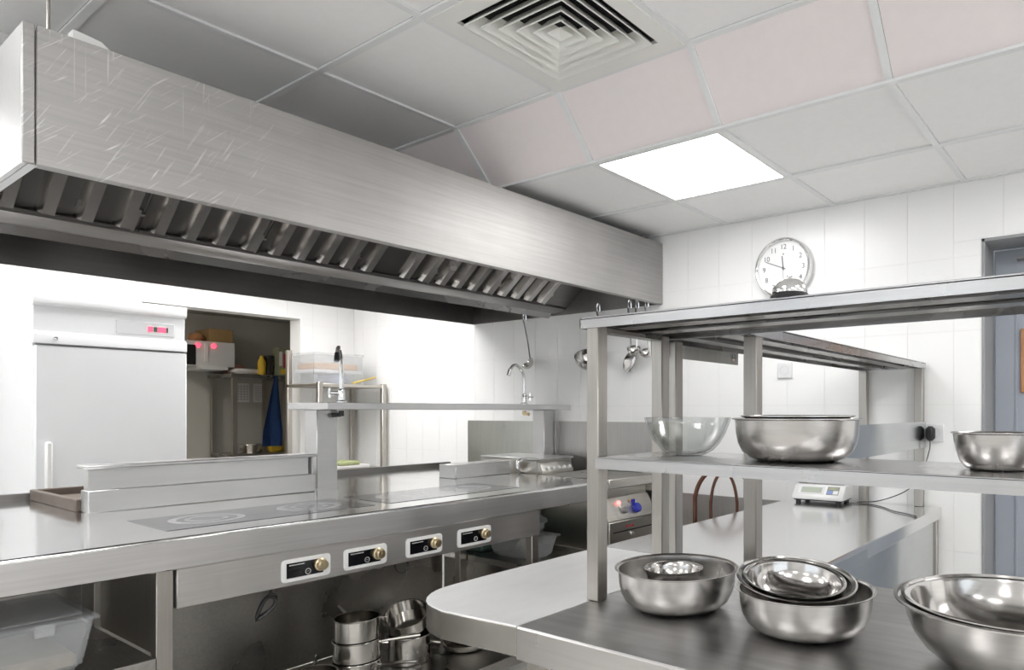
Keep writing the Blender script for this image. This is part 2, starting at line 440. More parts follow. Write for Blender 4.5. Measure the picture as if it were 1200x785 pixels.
for a0, a1, b0, b1 in rect_minus((XL-0.15, XR+0.15, 0, 2.75), [WINS['wall_front']]): box(bm, a0, a1, YF-0.15, YF, b0, b1)
struct('wall_front', bm, M_wall)
for k, (nm, (a0, a1, b0, b1)) in enumerate(WINS.items()):
    bm = bmesh.new(); m = (a0+a1)/2
    for q in ((a0, a1, b0, b0+0.05), (a0, a1, b1-0.05, b1), (a0, a0+0.05, b0, b1), (a1-0.05, a1, b0, b1), (m-0.03, m+0.03, b0, b1)):
        if nm == 'wall_right': box(bm, XR+0.06, XR+0.11, *q)
        else: box(bm, q[0], q[1], YF-0.11, YF-0.06, q[2], q[3])
    wn = struct('window_%d' % (k+1), bm, M_plast)
    for c0, c1 in ((a0+0.05, m-0.03), (m+0.03, a1-0.05)):
        part('pane', B(XR+0.08, XR+0.086, c0, c1, b0+0.05, b1-0.05) if nm == 'wall_right' else B(c0, c1, YF-0.086, YF-0.08, b0+0.05, b1-0.05), M_pane, wn, 0)
# smooth white reveal round the store-room opening
bm = bmesh.new()
box(bm, XL-0.152, XL+0.004, OY1-0.004, OY1+0.012, 0, OZ); box(bm, XL-0.152, XL+0.004, OY0-0.012, OY0+0.004, 0, OZ)
box(bm, XL-0.152, XL+0.004, OY0, OY1, OZ-0.004, OZ+0.012)
struct('trim_1', bm, M_wall)

# grey door in the clock wall
bm = bmesh.new()
box(bm, DX0, DX0+0.012, YB-0.006, YB+0.21, 0, DZ); box(bm, DX1-0.012, DX1, YB-0.006, YB+0.21, 0, DZ)
box(bm, DX0, DX1, YB-0.006, YB+0.21, DZ-0.012, DZ)
struct('trim_2', bm, M_frame)
d1 = struct('door_1', B(DX0+0.018, DX1-0.018, YB+0.20, YB+0.245, 0.005, DZ-0.02, bev=0.003), M_door)
part('stile', B(DX0+0.104, DX0+0.112, YB+0.194, YB+0.20, 0.01, DZ-0.05), M_door, d1)
part('closer_bar', B(DX0+0.112, DX0+0.5, YB+0.15, YB+0.198, H+0.668, H+0.682, bev=0.003), M_seal, d1)
wf = part('window_frame', B(DX0+0.125, DX0+0.60, YB+0.186, YB+0.20, H+0.08, H+0.364, bev=0.003), M_wood, d1, label='orange wooden frame')
part('pane', B(DX0+0.16, DX0+0.56, YB+0.183, YB+0.187, H+0.11, H+0.334), plain('door_pane', (0.35, 0.24, 0.17), 0.1), wf)
struct('wall_behind_door', B(DX0-0.3, DX1+0.3, YB+0.25, YB+0.3, 0, 2.4), M_wall)

# ceiling: slab, tiles and bars
bm = bmesh.new()
box(bm, XL-0.15, XR+0.15, YF-0.15, YS0+0.05, ZUP+0.03, ZUP+0.10)
box(bm, XL-0.15, XR+0.15, YS0, YB+0.15, ZUP+0.02, ZUP+0.10)
ceil = struct('ceiling', bm, M_dark)
GX0 = -0.628
LIGHTS_UP = [(-7, -1), (-7, -2), (-7, -4), (-4, -4), (-1, -4), (2, -4), (2, -2), (-7, -6), (-4, -7), (-1, -7), (2, -7), (4, -1), (4, -4)]  # panels out of view, added to brighten the room evenly
LIGHTS_LOW = [(-2, 0), (1, 0), (4, 0), (-7, 0), (-6, 0)]
GY = [YS0-0.6*k for k in range(0, 10)]
lite_tile = to_mesh('ceiling_tile', B(0.013, 0.587, 0.013, 0.587, 0.004, 0.016), M_ctile, 0)
def ctile(x, y, z, dx=0.6, dy=0.6, mat=M_ctile):
    if abs(dx-0.6) < 1e-6 and abs(dy-0.6) < 1e-6 and mat is M_ctile: me = lite_tile
    else: me = to_mesh('ceiling_tile', B(0.013, dx-0.013, 0.013, dy-0.013, 0.004, 0.016), mat, 0)
    return inst('ceiling_tile', me, ceil, (x, y, z))
cols = [i for i in range(-8, 6)]
VENT = (-2, -1)
lamp_spots = []
for i in cols:
    x0 = max(XL, GX0+0.6*i); x1 = min(XR, GX0+0.6*(i+1))
    if x1-x0 < 0.03: continue
    for j in range(-9, 0):
        y0 = YS0+0.6*j
        y0c = max(YF, y0)
        if (i, j) == VENT: continue
        if (i, j) in LIGHTS_UP: lamp_spots.append((x0, y0, ZUP, i, j)); continue
        if y0+0.6-y0c < 0.03: continue
        ctile(x0, y0c, ZUP, x1-x0, y0+0.6-y0c)
    # lower level, two rows
    if (i, 0) in LIGHTS_LOW: lamp_spots.append((x0, YS1, ZLOW, i, 0))
    else: ctile(x0, YS1, ZLOW, x1-x0)
    ctile(x0, YS1+0.6, ZLOW, x1-x0, YB-YS1-0.6)
    # sloping row
    bm = bmesh.new(); ln = math.hypot(YS1-YS0, ZUP-ZLOW)
    box(bm, 0.013, x1-x0-0.013, 0.010, ln-0.001, 0.004, 0.012)
    o = inst('ceiling_tile', to_mesh('ceiling_tile', bm, M_ctpink, 0), ceil, (x0, YS0, ZUP))
    o.rotation_euler = (-math.atan2(ZUP-ZLOW, YS1-YS0), 0, 0)
bw, bt = 0.012, 0.005
for i in cols+[6]:
    x = GX0+0.6*i
    if x < XL or x > XR: continue
    inst('grid_bar', to_mesh('grid_bar', B(-bw, bw, YF, YS0, -0.004, bt), M_bar, 0), ceil, (x, 0, ZUP))
    inst('grid_bar', to_mesh('grid_bar', B(-bw, bw, YS1, YB, -0.004, bt), M_bar, 0), ceil, (x, 0, ZLOW))
    bm = bmesh.new(); ln = math.hypot(YS1-YS0, ZUP-ZLOW); box(bm, -bw, bw, 0, ln, -0.004, bt)
    o = inst('grid_bar', to_mesh('grid_bar', bm, M_bar, 0), ceil, (x, YS0, ZUP)); o.rotation_euler = (-math.atan2(ZUP-ZLOW, YS1-YS0), 0, 0)
for y, z in [(g, ZUP) for g in GY]+[(YS1, ZLOW), (YS1+0.6, ZLOW)]:
    if y < YF: continue
    inst('grid_bar', to_mesh('grid_bar', B(XL, XR, -bw, bw, -0.005, bt-0.001), M_bar, 0), ceil, (0, y, z))
bm = bmesh.new(); box(bm, XL, XR, YB-0.018, YB, ZLOW-0.002, ZLOW+0.006)
inst('grid_bar', to_mesh('grid_bar', bm, M_bar, 0), ceil)

# ceiling light panels; all but the one near the clock wall are added unseen
M_led = emit('led_panel', (1.0, 0.99, 0.985), PANEL_POWER)
AISLE = {-7: 'over the left aisle', -6: 'over the back of the hood', -4: 'before the hood end', -1: 'left of the camera', 2: 'right of the camera', 1: 'just right of the picture', 4: 'far to the right'}
ROW = {-1: 'next to sloping tiles', -2: 'one row off the slope', -4: 'in the middle row', -6: 'in the row near the back', -7: 'in the rearmost row'}
for k, (x, y, z, ci, rj) in enumerate(lamp_spots):
    if z == ZLOW:
        lab = 'square glowing LED panel set in the lower ceiling near the clock wall' if ci == -2 else 'square LED panel of the lower ceiling '+AISLE[ci]
    else: lab = 'LED panel of upper ceiling '+AISLE[ci]+', '+ROW[rj]
    t = thing('ceiling_light', lab, 'light', (x+0.3, y+0.3, z), 'ceiling light panels')
    bm = bmesh.new()
    for a in ((0.012, 0.588, 0.012, 0.022), (0.012, 0.588, 0.578, 0.588), (0.012, 0.022, 0.022, 0.578), (0.578, 0.588, 0.022, 0.578)):
        box(bm, x+a[0], x+a[1], y+a[2], y+a[3], z-0.006, z+0.012)
    part('frame', bm, M_plast, t, 0)
    part('diffuser', B(x+0.022, x+0.578, y+0.022, y+0.578, z-0.003, z+0.010), M_led, t, 0)

# square ceiling diffuser vent
vx, vy = GX0+0.6*VENT[0]+0.3, YS0+0.6*VENT[1]+0.3
t = thing('ceiling_vent', 'square white ceiling air vent with nested louvres and dark gaps', 'vent', (vx, vy, ZUP))
def ring(bm, r0, z0, r1, z1, th):
    """square funnel: inner half-width r0 at z0, outer r1 at z1 (lower)"""
    q = bmesh.new()
    def sq(r, z): return [q.verts.new((vx+sx*r, vy+sy*r, z)) for sx, sy in ((1, 1), (-1, 1), (-1, -1), (1, -1))]
    A, Bq, Cq, D = sq(r0, z0), sq(r1, z1), sq(r1-0.001, z1-th), sq(r0-th*0.7, z0-0.0005)
    for P, Q in ((A, Bq), (Bq, Cq), (Cq, D), (D, A)):
        for k in range(4): q.faces.new((P[k], P[(k+1) % 4], Q[(k+1) % 4], Q[k]))
    bmesh.ops.recalc_face_normals(q, faces=list(q.faces)); join(bm, q)
bm = bmesh.new()
for s in ((-0.288, 0.288, 0.226, 0.288), (-0.288, 0.288, -0.288, -0.226), (-0.288, -0.226, -0.226, 0.226), (0.226, 0.288, -0.226, 0.226)):
    box(bm, vx+s[0], vx+s[1], vy+s[2], vy+s[3], ZUP-0.008, ZUP+0.004)
part('frame', bm, M_vent, t, 20)
part('duct', B(vx-0.24, vx+0.24, vy-0.24, vy+0.24, ZUP+0.028, ZUP+0.0295), M_dark, t, 0)  # flat black sheet; darkness inside the duct is painted
for k in range(5):
    r1 = 0.212-0.038*k
    bm = bmesh.new(); ring(bm, r1-0.033, ZUP+0.027, r1, ZUP-0.013, 0.0045); part('louvre', bm, M_vent, t, 20)
q = bmesh.new()
for s in ((1, 1), (-1, 1), (-1, -1), (1, -1)): q.verts.new((vx+s[0]*0.03, vy+s[1]*0.03, ZUP-0.012))
ap = q.verts.new((vx, vy, ZUP+0.006)); q.verts.ensure_lookup_table(); vs = list(q.verts)
for k in range(4): q.faces.new((vs[k], vs[(k+1) % 4], ap))
part('centre_plate', q, M_vent, t, 0)

# ------------------------------------------------------------------ store room behind the left wall
SX = -7.45
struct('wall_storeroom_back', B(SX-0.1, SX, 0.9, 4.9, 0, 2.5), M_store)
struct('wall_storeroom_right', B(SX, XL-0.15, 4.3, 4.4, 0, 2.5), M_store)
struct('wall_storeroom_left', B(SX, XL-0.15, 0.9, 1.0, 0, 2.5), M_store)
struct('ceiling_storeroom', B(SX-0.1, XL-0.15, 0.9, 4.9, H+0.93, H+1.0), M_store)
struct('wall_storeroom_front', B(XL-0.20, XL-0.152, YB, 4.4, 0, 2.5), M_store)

def Z(r): return H+r
def bx(name, parent, mat, x0, x1, y0, y1, r0, r1, bev=0.0015, label=None):
    """a part that is one slightly bevelled box; heights relative to the eye"""
    return part(name, B(x0, x1, y0, y1, H+r0, H+r1, bev=bev), mat, parent, label=label)

t = thing('storeroom_cabinet', 'grey wall cabinet with two red lamps in the store room behind the doorway', 'cabinet', (SX, 2.8, Z(0.40)))
bx('body', t, M_plastg, SX, -7.08, 2.60, 3.00, 0.41, 0.64)
bx('ledge', t, M_plastg, SX, -6.98, 2.68, 2.90, 0.375, 0.41)
for y in (2.69, 2.82):
    bm = bmesh.new(); lathe(bm, [(0, 0.016), (0.018, 0.01), (0.02, 0)], 16, T((-7.08, y, Z(0.60)), ry=pi/2)); part('lamp', bm, M_redl, t)
bx('strip', t, M_paper, -7.08, -7.066, 2.74, 2.77, 0.45, 0.62)
bx('pane', t, M_black, -7.08, -7.07, 2.60, 2.67, 0.42, 0.60)
solo('cardboard_box', B(SX+0.02, -7.12, 2.80, 3.0, Z(0.641), Z(0.765), bev=0.004), M_card, 'brown cardboard box on top of the wall cabinet in the store room', 'box', (-7.3, 2.9, Z(0.641)))
bm = bmesh.new(); lathe(bm, [(0, 0), (0.05, 0), (0.065, 0.03), (0.05, 0.07), (0, 0.085)], 20, T((-7.2, 2.72, Z(0.641))))
solo('paper_bag', bm, M_wood, 'small brown bag left of the cardboard box on the wall cabinet', 'bag', (-7.2, 2.72, Z(0.641)))

t = thing('storeroom_table', 'steel two-tier table in the store room seen through the doorway', 'table', (-7.1, 3.2, 0))
bx('table_top', t, S_under, -7.42, -6.92, 2.90, 3.75, 0.31, 0.345)
bx('shelf', t, S_under, -7.40, -6.94, 2.92, 3.73, -0.44, -0.41)
for x in (-7.40, -6.97):
    for y in (2.92, 3.39, 3.70):
        part('leg', B(x, x+0.04, y, y+0.04, 0, Z(0.31)), S_rack, t)
bm = bmesh.new(); box(bm, -7.2, -7.0, 2.98, 3.20, Z(0.346), Z(0.40), bev=0.02)
solo('paper_packet', bm, M_paper, 'white paper packet lying on the store room table', 'packet', (-7.1, 3.09, Z(0.346)))
bm = bmesh.new(); box(bm, -7.38, -7.21, 3.0, 3.17, Z(0.346), Z(0.45), bev=0.03)
solo('pink_packet', bm, M_pinkpk, 'reddish crumpled packet behind the white packet on the store room table', 'packet', (-7.3, 3.1, Z(0.346)))
bm = bmesh.new(); lathe(bm, [(0, 0), (0.035, 0), (0.036, 0.12), (0.025, 0.15), (0.016, 0.16), (0.016, 0.185), (0, 0.185)], 20, T((-7.0, 3.205, Z(0.346))))
solo('yellow_bottle', bm, M_yell, 'small yellow bottle on the store room table', 'bottle', (-7.0, 3.205, Z(0.346)))
t2 = thing('coffee_jar', 'dark jar with a black lid beside the yellow bottle', 'jar', (-7.05, 3.29, Z(0.346)))
bm = bmesh.new(); lathe(bm, [(0, 0), (0.04, 0), (0.042, 0.15), (0.036, 0.165), (0, 0.165)], 24, T((-7.05, 3.29, Z(0.346)))); part('body', bm, M_jar, t2)
bm = bmesh.new(); lathe(bm, [(0.044, 0.165), (0.044, 0.195), (0, 0.195)], 24, T((-7.05, 3.29, Z(0.346)))); part('lid', bm, M_black, t2)
t2 = thing('carton', 'tall olive carton with red and yellow bands on the store room table', 'carton', (-7.0, 3.40, Z(0.346)))
bx('body', t2, M_grnpk, -7.08, -6.95, 3.34, 3.46, 0.346, 0.62)
bx('band', t2, M_redpk, -6.952, -6.947, 3.385, 3.415, 0.42, 0.56); bx('band', t2, M_yell, -6.952, -6.947, 3.36, 3.42, 0.36, 0.41)
bx('band', t2, M_paper, -6.952, -6.947, 3.345, 3.375, 0.44, 0.58)
# apron hanging from the table edge
bm = bmesh.new(); n = 14; rows = []
for i in range(n+1):
    v = i/n; wd = 0.02+0.10*min(1, v*1.25)
    cyy = 3.295-0.045*v
    rows.append([bm.verts.new((-6.905+0.018*math.sin(u*5+v*2)*(0.3+v), cyy+wd*(u/6-0.5)*1.6, Z(0.335-0.68*v))) for u in range(7)])
for a, b in zip(rows, rows[1:]):
    for k in range(6): bm.faces.new((a[k], a[k+1], b[k+1], b[k]))
bmesh.ops.solidify(bm, geom=list(bm.faces), thickness=0.006)
solo('blue_apron', bm, M_navy, 'blue cloth apron hanging from the store room table', 'apron', (-6.91, 3.25, Z(-0.35)))
for k, (y0, y1) in enumerate(((3.165, 3.29), (3.33, 3.42))):
    t2 = thing('wall_notice', ('grid notice sheet on the store room wall' if k == 0 else 'lined notice sheet right of the grid notice in the store room'), 'notice', (SX, (y0+y1)/2, Z(0.09)))
    bx('sheet', t2, M_paper, SX, SX+0.003, y0, y1, 0.085, 0.275, 0)
    bm = bmesh.new()
    for i in range(6 if k == 0 else 8):
        zz = 0.10+i*0.026*(6/8 if k else 1)+0.004
        if k == 0:
            for j in range(4): box(bm, SX+0.003, SX+0.0036, y0+0.01+j*0.029, y0+0.03+j*0.029, Z(zz), Z(zz+0.017))
        else: box(bm, SX+0.003, SX+0.0036, y0+0.012, y1-0.012, Z(zz), Z(zz+0.008))
    part('print', bm, M_print, t2, 0)
t2 = thing('dish_tub', 'shallow metal tub on the lower tier of the store room table', 'tub', (-7.05, 3.13, Z(-0.409)))
bm = bmesh.new(); lathe(bm, [(0, 0), (0.09, 0), (0.11, 0.08), (0.115, 0.08), (0.112, 0.086), (0.10, 0.08), (0.085, 0.006), (0, 0.006)], 28, T((-7.05, 3.13, Z(-0.409)))); part('body', bm, S_pot, t2)
bm = bmesh.new(); box(bm, -7.05, -6.98, 3.27, 3.40, Z(-0.409), Z(-0.30), bev=0.02)
solo('yellow_packet', bm, M_yell, 'yellow and white packet on the lower tier of the store room table', 'packet', (-7.0, 3.33, Z(-0.409)))
t2 = thing('ceiling_light', 'small dim lamp on the store room ceiling', 'light', (-6.3, 1.9, Z(0.925)))
bm = bmesh.new(); lathe(bm, [(0, -0.03), (0.08, -0.025), (0.10, 0.0)], 24, T((-6.3, 1.9, Z(0.925))))
part('shade', bm, emit('dim_lamp', (1, 0.93, 0.82), 45.0), t2)  # lamp added out of sight to brighten the store room

# ------------------------------------------------------------------ fridge
FX = -4.60
t = thing('upright_fridge', 'tall white upright refrigerator with red digital display beside the doorway', 'fridge', (-4.95, 1.35, 0))
bx('body', t, M_fridge, -5.28, FX-0.045, 1.02, 1.685, -1.18, 0.598, 0.004)
bx('plinth', t, M_seal, -5.2, FX-0.07, 1.04, 1.665, -1.28, -1.18)
bm = bmesh.new(); prism(bm, [(FX-0.05, Z(0.54)), (FX-0.012, Z(0.54)), (FX, Z(0.552)), (FX, Z(0.596)), (FX-0.01, Z(0.605)), (FX-0.05, Z(0.605))], 1.014, 1.692, 'Y', 0.002); part('cornice', bm, M_fridge, t)
bx('fascia', t, M_fridge, FX-0.05, FX-0.022, 1.018, 1.688, 0.40, 0.545, 0.002)
bm = bmesh.new(); prism(bm, [(FX-0.05, Z(0.344)), (FX, Z(0.344)), (FX, Z(0.392)), (FX-0.018, Z(0.408)), (FX-0.05, Z(0.408))], 1.014, 1.692, 'Y', 0.002); part('rail', bm, M_fridge, t)
bx('seal', t, M_seal, FX-0.05, FX-0.02, 1.03, 1.68, -1.17, 0.345, 0)
d = bx('door', t, M_fridge, FX-0.042, FX-0.004, 1.02, 1.692, -1.16, 0.334, 0.006)
bm = bmesh.new(); box(bm, FX-0.004, FX+0.028, 1.055, 1.085, Z(-0.62), Z(-0.16), bev=0.008); part('handle', bm, M_plast, d)
bm = bmesh.new(); lathe(bm, [(0, 0.01), (0.008, 0.009), (0.01, 0)], 16, T((FX, 1.10, Z(0.372)), ry=pi/2)); part('lock', bm, S_chrome, t, label='small chrome lock')
dp = bx('display', t, M_plastg, FX-0.024, FX-0.018, 1.36, 1.635, 0.425, 0.50, 0.003, label='pale grey display panel')
for y0, y1, m in ((1.505, 1.528, M_redl), (1.532, 1.552, M_grnl), (1.553, 1.592, M_redl), (1.592, 1.602, M_grnl)):
    part('segment', B(FX-0.018, FX-0.0165, y0, y1, Z(0.448), Z(0.476)), m, dp, 0)

# ------------------------------------------------------------------ free-standing rack by the doorway
RX0, RX1, RY0, RY1 = -5.37, -4.90, 2.63, 3.17
t = thing('storage_rack', 'slim steel rack with two tiers standing right of the doorway', 'rack', ((RX0+RX1)/2, (RY0+RY1)/2, 0))
for x, y, zt in ((RX1-0.03, RY0, 0.21), (RX0, RY0, 0.46), (RX1-0.03, RY1-0.03, 0.21), (RX0, RY1-0.03, 0.21)):
    part('post', B(x, x+0.035, y, y+0.035, 0, Z(zt), bev=0.003), S_rack, t)
for r in (0.175, -0.47, -0.95): bx('shelf', t, S_rack, RX0, RX1, RY0, RY1, r, r+0.025, 0.003)
b0 = thing('storage_box', 'clear plastic box with orange and lilac contents on top of the rack', 'box', (-5.15, 2.85, Z(0.2005)))
bm = bmesh.new(); x0, x1, y0, y1 = -5.32, -5.02, 2.66, 3.05
for q in ((x0, x1, y0, y1, .2005, .204), (x0, x0+.003, y0, y1, .204, .42), (x1-.003, x1, y0, y1, .204, .42), (x0, x1, y0, y0+.003, .204, .42), (x0, x1, y1-.003, y1, .204, .42)):
    box(bm, *q[:4], Z(q[4]), Z(q[5]))
part('tub', bm, M_tub, b0, 0)
bx('lid', b0, M_tub, x0-0.005, x1+0.005, y0-0.005, y1+0.005, 0.42, 0.435)
bx('upper_contents', b0, M_orange, x0+.02, x1-.01, y0+.02, y1-.03, 0.31, 0.36, 0.01)
bx('divider', b0, M_paper, x0+.01, x1-.006, y0+.01, y1-.01, 0.285, 0.308)
bx('lower_contents', b0, M_lilac, x0+.02, x1-.012, y0+.15, y1-.1, 0.205, 0.275, 0.03)
bm = bmesh.new(); tube(bm, [(-4.95, 2.93, Z(0.2095)), (-5.02, 3.16, Z(0.265))], 0.008, 8)
solo('wooden_stick', bm, M_stick, 'yellow wooden stick lying across the top of the rack', 'stick', (-4.98, 3.0, Z(0.2)))
for k, (y0, y1, r, m, lab) in enumerate(((2.72, 3.06, -0.444, M_paper, 'pale flat tray on the lower tier of the rack'), (2.80, 2.98, -0.415, M_green, 'green leafy pack on the tray on the rack'))):
    bm = bmesh.new(); box(bm, -5.2, -4.93, y0, y1, Z(r), Z(r+0.028), bev=0.008)
    solo('flat_tray' if k == 0 else 'green_pack', bm, m, lab, 'tray' if k == 0 else 'pack', (-5.06, (y0+y1)/2, Z(r)))

# ------------------------------------------------------------------ extractor hood
HX0, HX1, HY0, HY1, HB, HT = -3.89, -2.243, 0.475, 3.200, 0.609, 0.955
t = thing('extractor_hood', 'long brushed steel extractor hood with baffle filters hanging over the cooking block', 'hood', ((HX0+HX1)/2, HY0, Z(HB)))
bm = bmesh.new(); box(bm, HX1-0.012, HX1, HY0+0.025, HY1, Z(HB), Z(HT), bev=0.002); box(bm, HX1-0.035, HX1-0.012, HY0+0.03, HY1, Z(HB), Z(HB+0.012)); part('front_panel', bm, S_hood, t)
bm = bmesh.new(); box(bm, HX1-0.012, HX1, HY0, HY0+0.0225, Z(HB), Z(HT), bev=0.002); part('corner_strip', bm, S_hood, t)
bm = bmesh.new(); box(bm, HX0, HX1-0.0125, HY0, HY0+0.012, Z(HB), Z(HT), bev=0.002); box(bm, HX0, HX1-0.0125, HY0+0.012, HY0+0.03, Z(HB), Z(HB+0.012)); part('end_panel', bm, S_box, t)
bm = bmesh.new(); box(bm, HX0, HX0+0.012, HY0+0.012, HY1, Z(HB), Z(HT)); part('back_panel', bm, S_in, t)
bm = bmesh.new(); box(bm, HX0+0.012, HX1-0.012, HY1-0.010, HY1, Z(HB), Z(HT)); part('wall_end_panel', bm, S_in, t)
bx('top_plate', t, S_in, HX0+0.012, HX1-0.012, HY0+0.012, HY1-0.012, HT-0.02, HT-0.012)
# grease trough down the middle with a bright lip
bm = bmesh.new()
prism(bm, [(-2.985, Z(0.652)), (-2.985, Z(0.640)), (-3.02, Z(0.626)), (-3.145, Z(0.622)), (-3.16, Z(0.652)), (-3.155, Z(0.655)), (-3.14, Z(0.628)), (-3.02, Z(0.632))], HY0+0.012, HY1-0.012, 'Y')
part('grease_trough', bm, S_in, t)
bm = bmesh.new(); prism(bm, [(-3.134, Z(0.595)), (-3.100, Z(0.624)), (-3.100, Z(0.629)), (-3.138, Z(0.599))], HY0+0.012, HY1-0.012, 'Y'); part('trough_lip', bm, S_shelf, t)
# baffle filters: frame plate darkened as recess shade, and proud channel ribs, sloping up from the trough to the front
fb, ft = Vector((-2.975, 0, Z(0.652))), Vector((-2.60, 0, Z(0.935)))
dv = (ft-fb); fl_len = dv.length; dv.normalize(); nv = Vector((dv.z, 0, -dv.x))
def slab(bm, y0, y1, s0, s1, n0, n1):
    q = bmesh.new(); vs = []
    for y in (y0, y1):
        for s, nn in ((s0, n0), (s1, n0), (s1, n1), (s0, n1)):
            p = fb+dv*s+nv*nn; vs.append(q.verts.new((p.x, y, p.z)))
    for f in ((0, 1, 2, 3), (7, 6, 5, 4), (0, 4, 5, 1), (1, 5, 6, 2), (2, 6, 7, 3), (3, 7, 4, 0)): q.faces.new([vs[i] for i in f])
    bmesh.ops.recalc_face_normals(q, faces=list(q.faces)); join(bm, q)
def rib(bm, y0, y1, s0, s1, h, ch):
    q = bmesh.new(); A = []
    prof = [(y0, 0), (y0+ch, h), (y1-ch, h), (y1, 0)]
    for s, inset in ((s0, 0), (s0+0.016, 1), (s1, 1)):
        row = []
        for y, hh in prof:
            p = fb+dv*s+nv*(hh if inset else hh*0.3); row.append(q.verts.new((p.x, y, p.z)))
        A.append(row)
    for a, b in zip(A, A[1:]):
        for k in range(3): q.faces.new((a[k], a[k+1], b[k+1], b[k]))
    q.faces.new(A[0]); bmesh.ops.recalc_face_normals(q, faces=list(q.faces)); join(bm, q)
y = HY0+0.055; k = 0
while y+0.40 < 3.0:
    bm = bmesh.new(); slab(bm, y+0.002, y+0.404, 0.0, fl_len, -0.004, 0.0)
    slab(bm, y+0.002, y+0.404, 0.0, 0.012, 0.0, 0.012)
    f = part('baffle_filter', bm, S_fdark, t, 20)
    for i in range(4):
        bm = bmesh.new(); c = y+0.052+0.1*i+(0.0 if i < 3 else 0.006)
        if k == 3 and i == 1: continue
        rib(bm, c-0.029, c+0.029, 0.012, fl_len, 0.036, 0.013)
        part('baffle', bm, S_filt, f, 20)
    bm = bmesh.new(); slab(bm, y+0.375, y+0.385, 0.02, 0.12, 0.0, 0.034); slab(bm, y+0.36, y+0.40, 0.09, 0.10, 0.0, 0.030)
    part('handle', bm, S_filt, f, 20)
    y += 0.408; k += 1
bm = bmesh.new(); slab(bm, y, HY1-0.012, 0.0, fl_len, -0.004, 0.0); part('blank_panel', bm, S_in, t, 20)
# hangers
for (x, yy) in ((-2.33, 0.543), (-2.30, 3.02)):
    bm = bmesh.new(); tube(bm, [(x, yy, Z(HT)), (x, yy, ZUP if yy < 1 else ZLOW)], 0.004, 8); part('hanger_rod', bm, S_leg, t)
    bm = bmesh.new(); box(bm, x-0.05, x+0.07, yy-0.03, yy+0.03, Z(HT), Z(HT+0.004)); tube(bm, [(x, yy, Z(HT+0.004)), (x, yy, Z(HT+0.012))], 0.009, 6)
    part('bracket', bm, S_in, t)
bm = bmesh.new(); prism(bm, [(0.575, Z(HT+0.001)), (0.655, Z(HT+0.001)), (0.655, Z(HT+0.005)), (0.635, Z(HT+0.022)), (0.575, Z(HT+0.030))], -2.30, -2.262, 'X', 0.001); part('bracket_plate', bm, M_plast, t)  # white colour stands in for light reflected by the steel

# ------------------------------------------------------------------ cooking block
CX1, CX0, CT = -2.243, -3.67, -0.36
t = thing('cooking_counter', 'long stainless steel cooking counter with induction hobs and four knobs', 'counter', (-2.96, 0.0, 0))
def wt(y0, y1):
    bm = bmesh.new()
    prism(bm, [(CX0, Z(CT)), (CX1-0.008, Z(CT)), (CX1-0.002, Z(CT-0.003)), (CX1, Z(CT-0.009)), (CX1, Z(CT-0.086)), (CX1-0.006, Z(CT-0.092)), (CX1-0.03, Z(CT-0.092)), (CX1-0.03, Z(CT-0.03)), (CX0, Z(CT-0.03))], y0, y1, 'Y')
    return bm
part('worktop', wt(-0.9, 2.2365), S_top, t, 25)
part('worktop', wt(2.238, 2.713), S_top, t, 25)
for y0, y1 in ((-0.9, 2.2365), (2.238, 2.713)): bx('front_apron', t, S_apron, CX1, CX1+0.0015, y0, y1, CT-0.088, CT-0.010, 0)
bx('back_upstand', t, S_in, CX0-0.03, CX0, -0.9, 2.84, CT-0.05, CT+0.028)
def hob(y0, y1, cs):
    h = bx('hob_glass', t, M_hob, -2.71, -2.385, y0, y1, CT, CT+0.0015, 0)
    for cy in cs:
        for r0, r1 in ((0.045, 0.062), (0.085, 0.108)):
            bm = bmesh.new(); lathe(bm, [(r0, 0.0016), (r0, 0.0019), (r1, 0.0019), (r1, 0.0016), (r0, 0.0016)], 48, T((-2.547, cy, Z(CT)))); part('ring', bm, M_ring, h, 0)
hob(0.825, 1.50, (0.995, 1.335)); hob(1.56, 2.235, (1.73, 2.065))
# upstands on the worktop
bx('upstand', t, S_box, -3.09, -3.012, 0.807, 1.605, CT, -0.281, 0.003)
bx('upstand_web', t, S_box, -3.078, -3.034, 0.812, 1.585, -0.281, -0.205, 0.001)
bx('upstand_cap', t, S_box, -3.105, -3.0, 0.798, 1.605, -0.205, -0.192, 0.003)
bx('upstand_end', t, S_box, -3.08, -3.02, 1.592, 1.600, -0.281, -0.205, 0)
bx('upstand', t, S_box, -3.095, -2.955, 2.318, 2.70, CT, -0.288, 0.003)
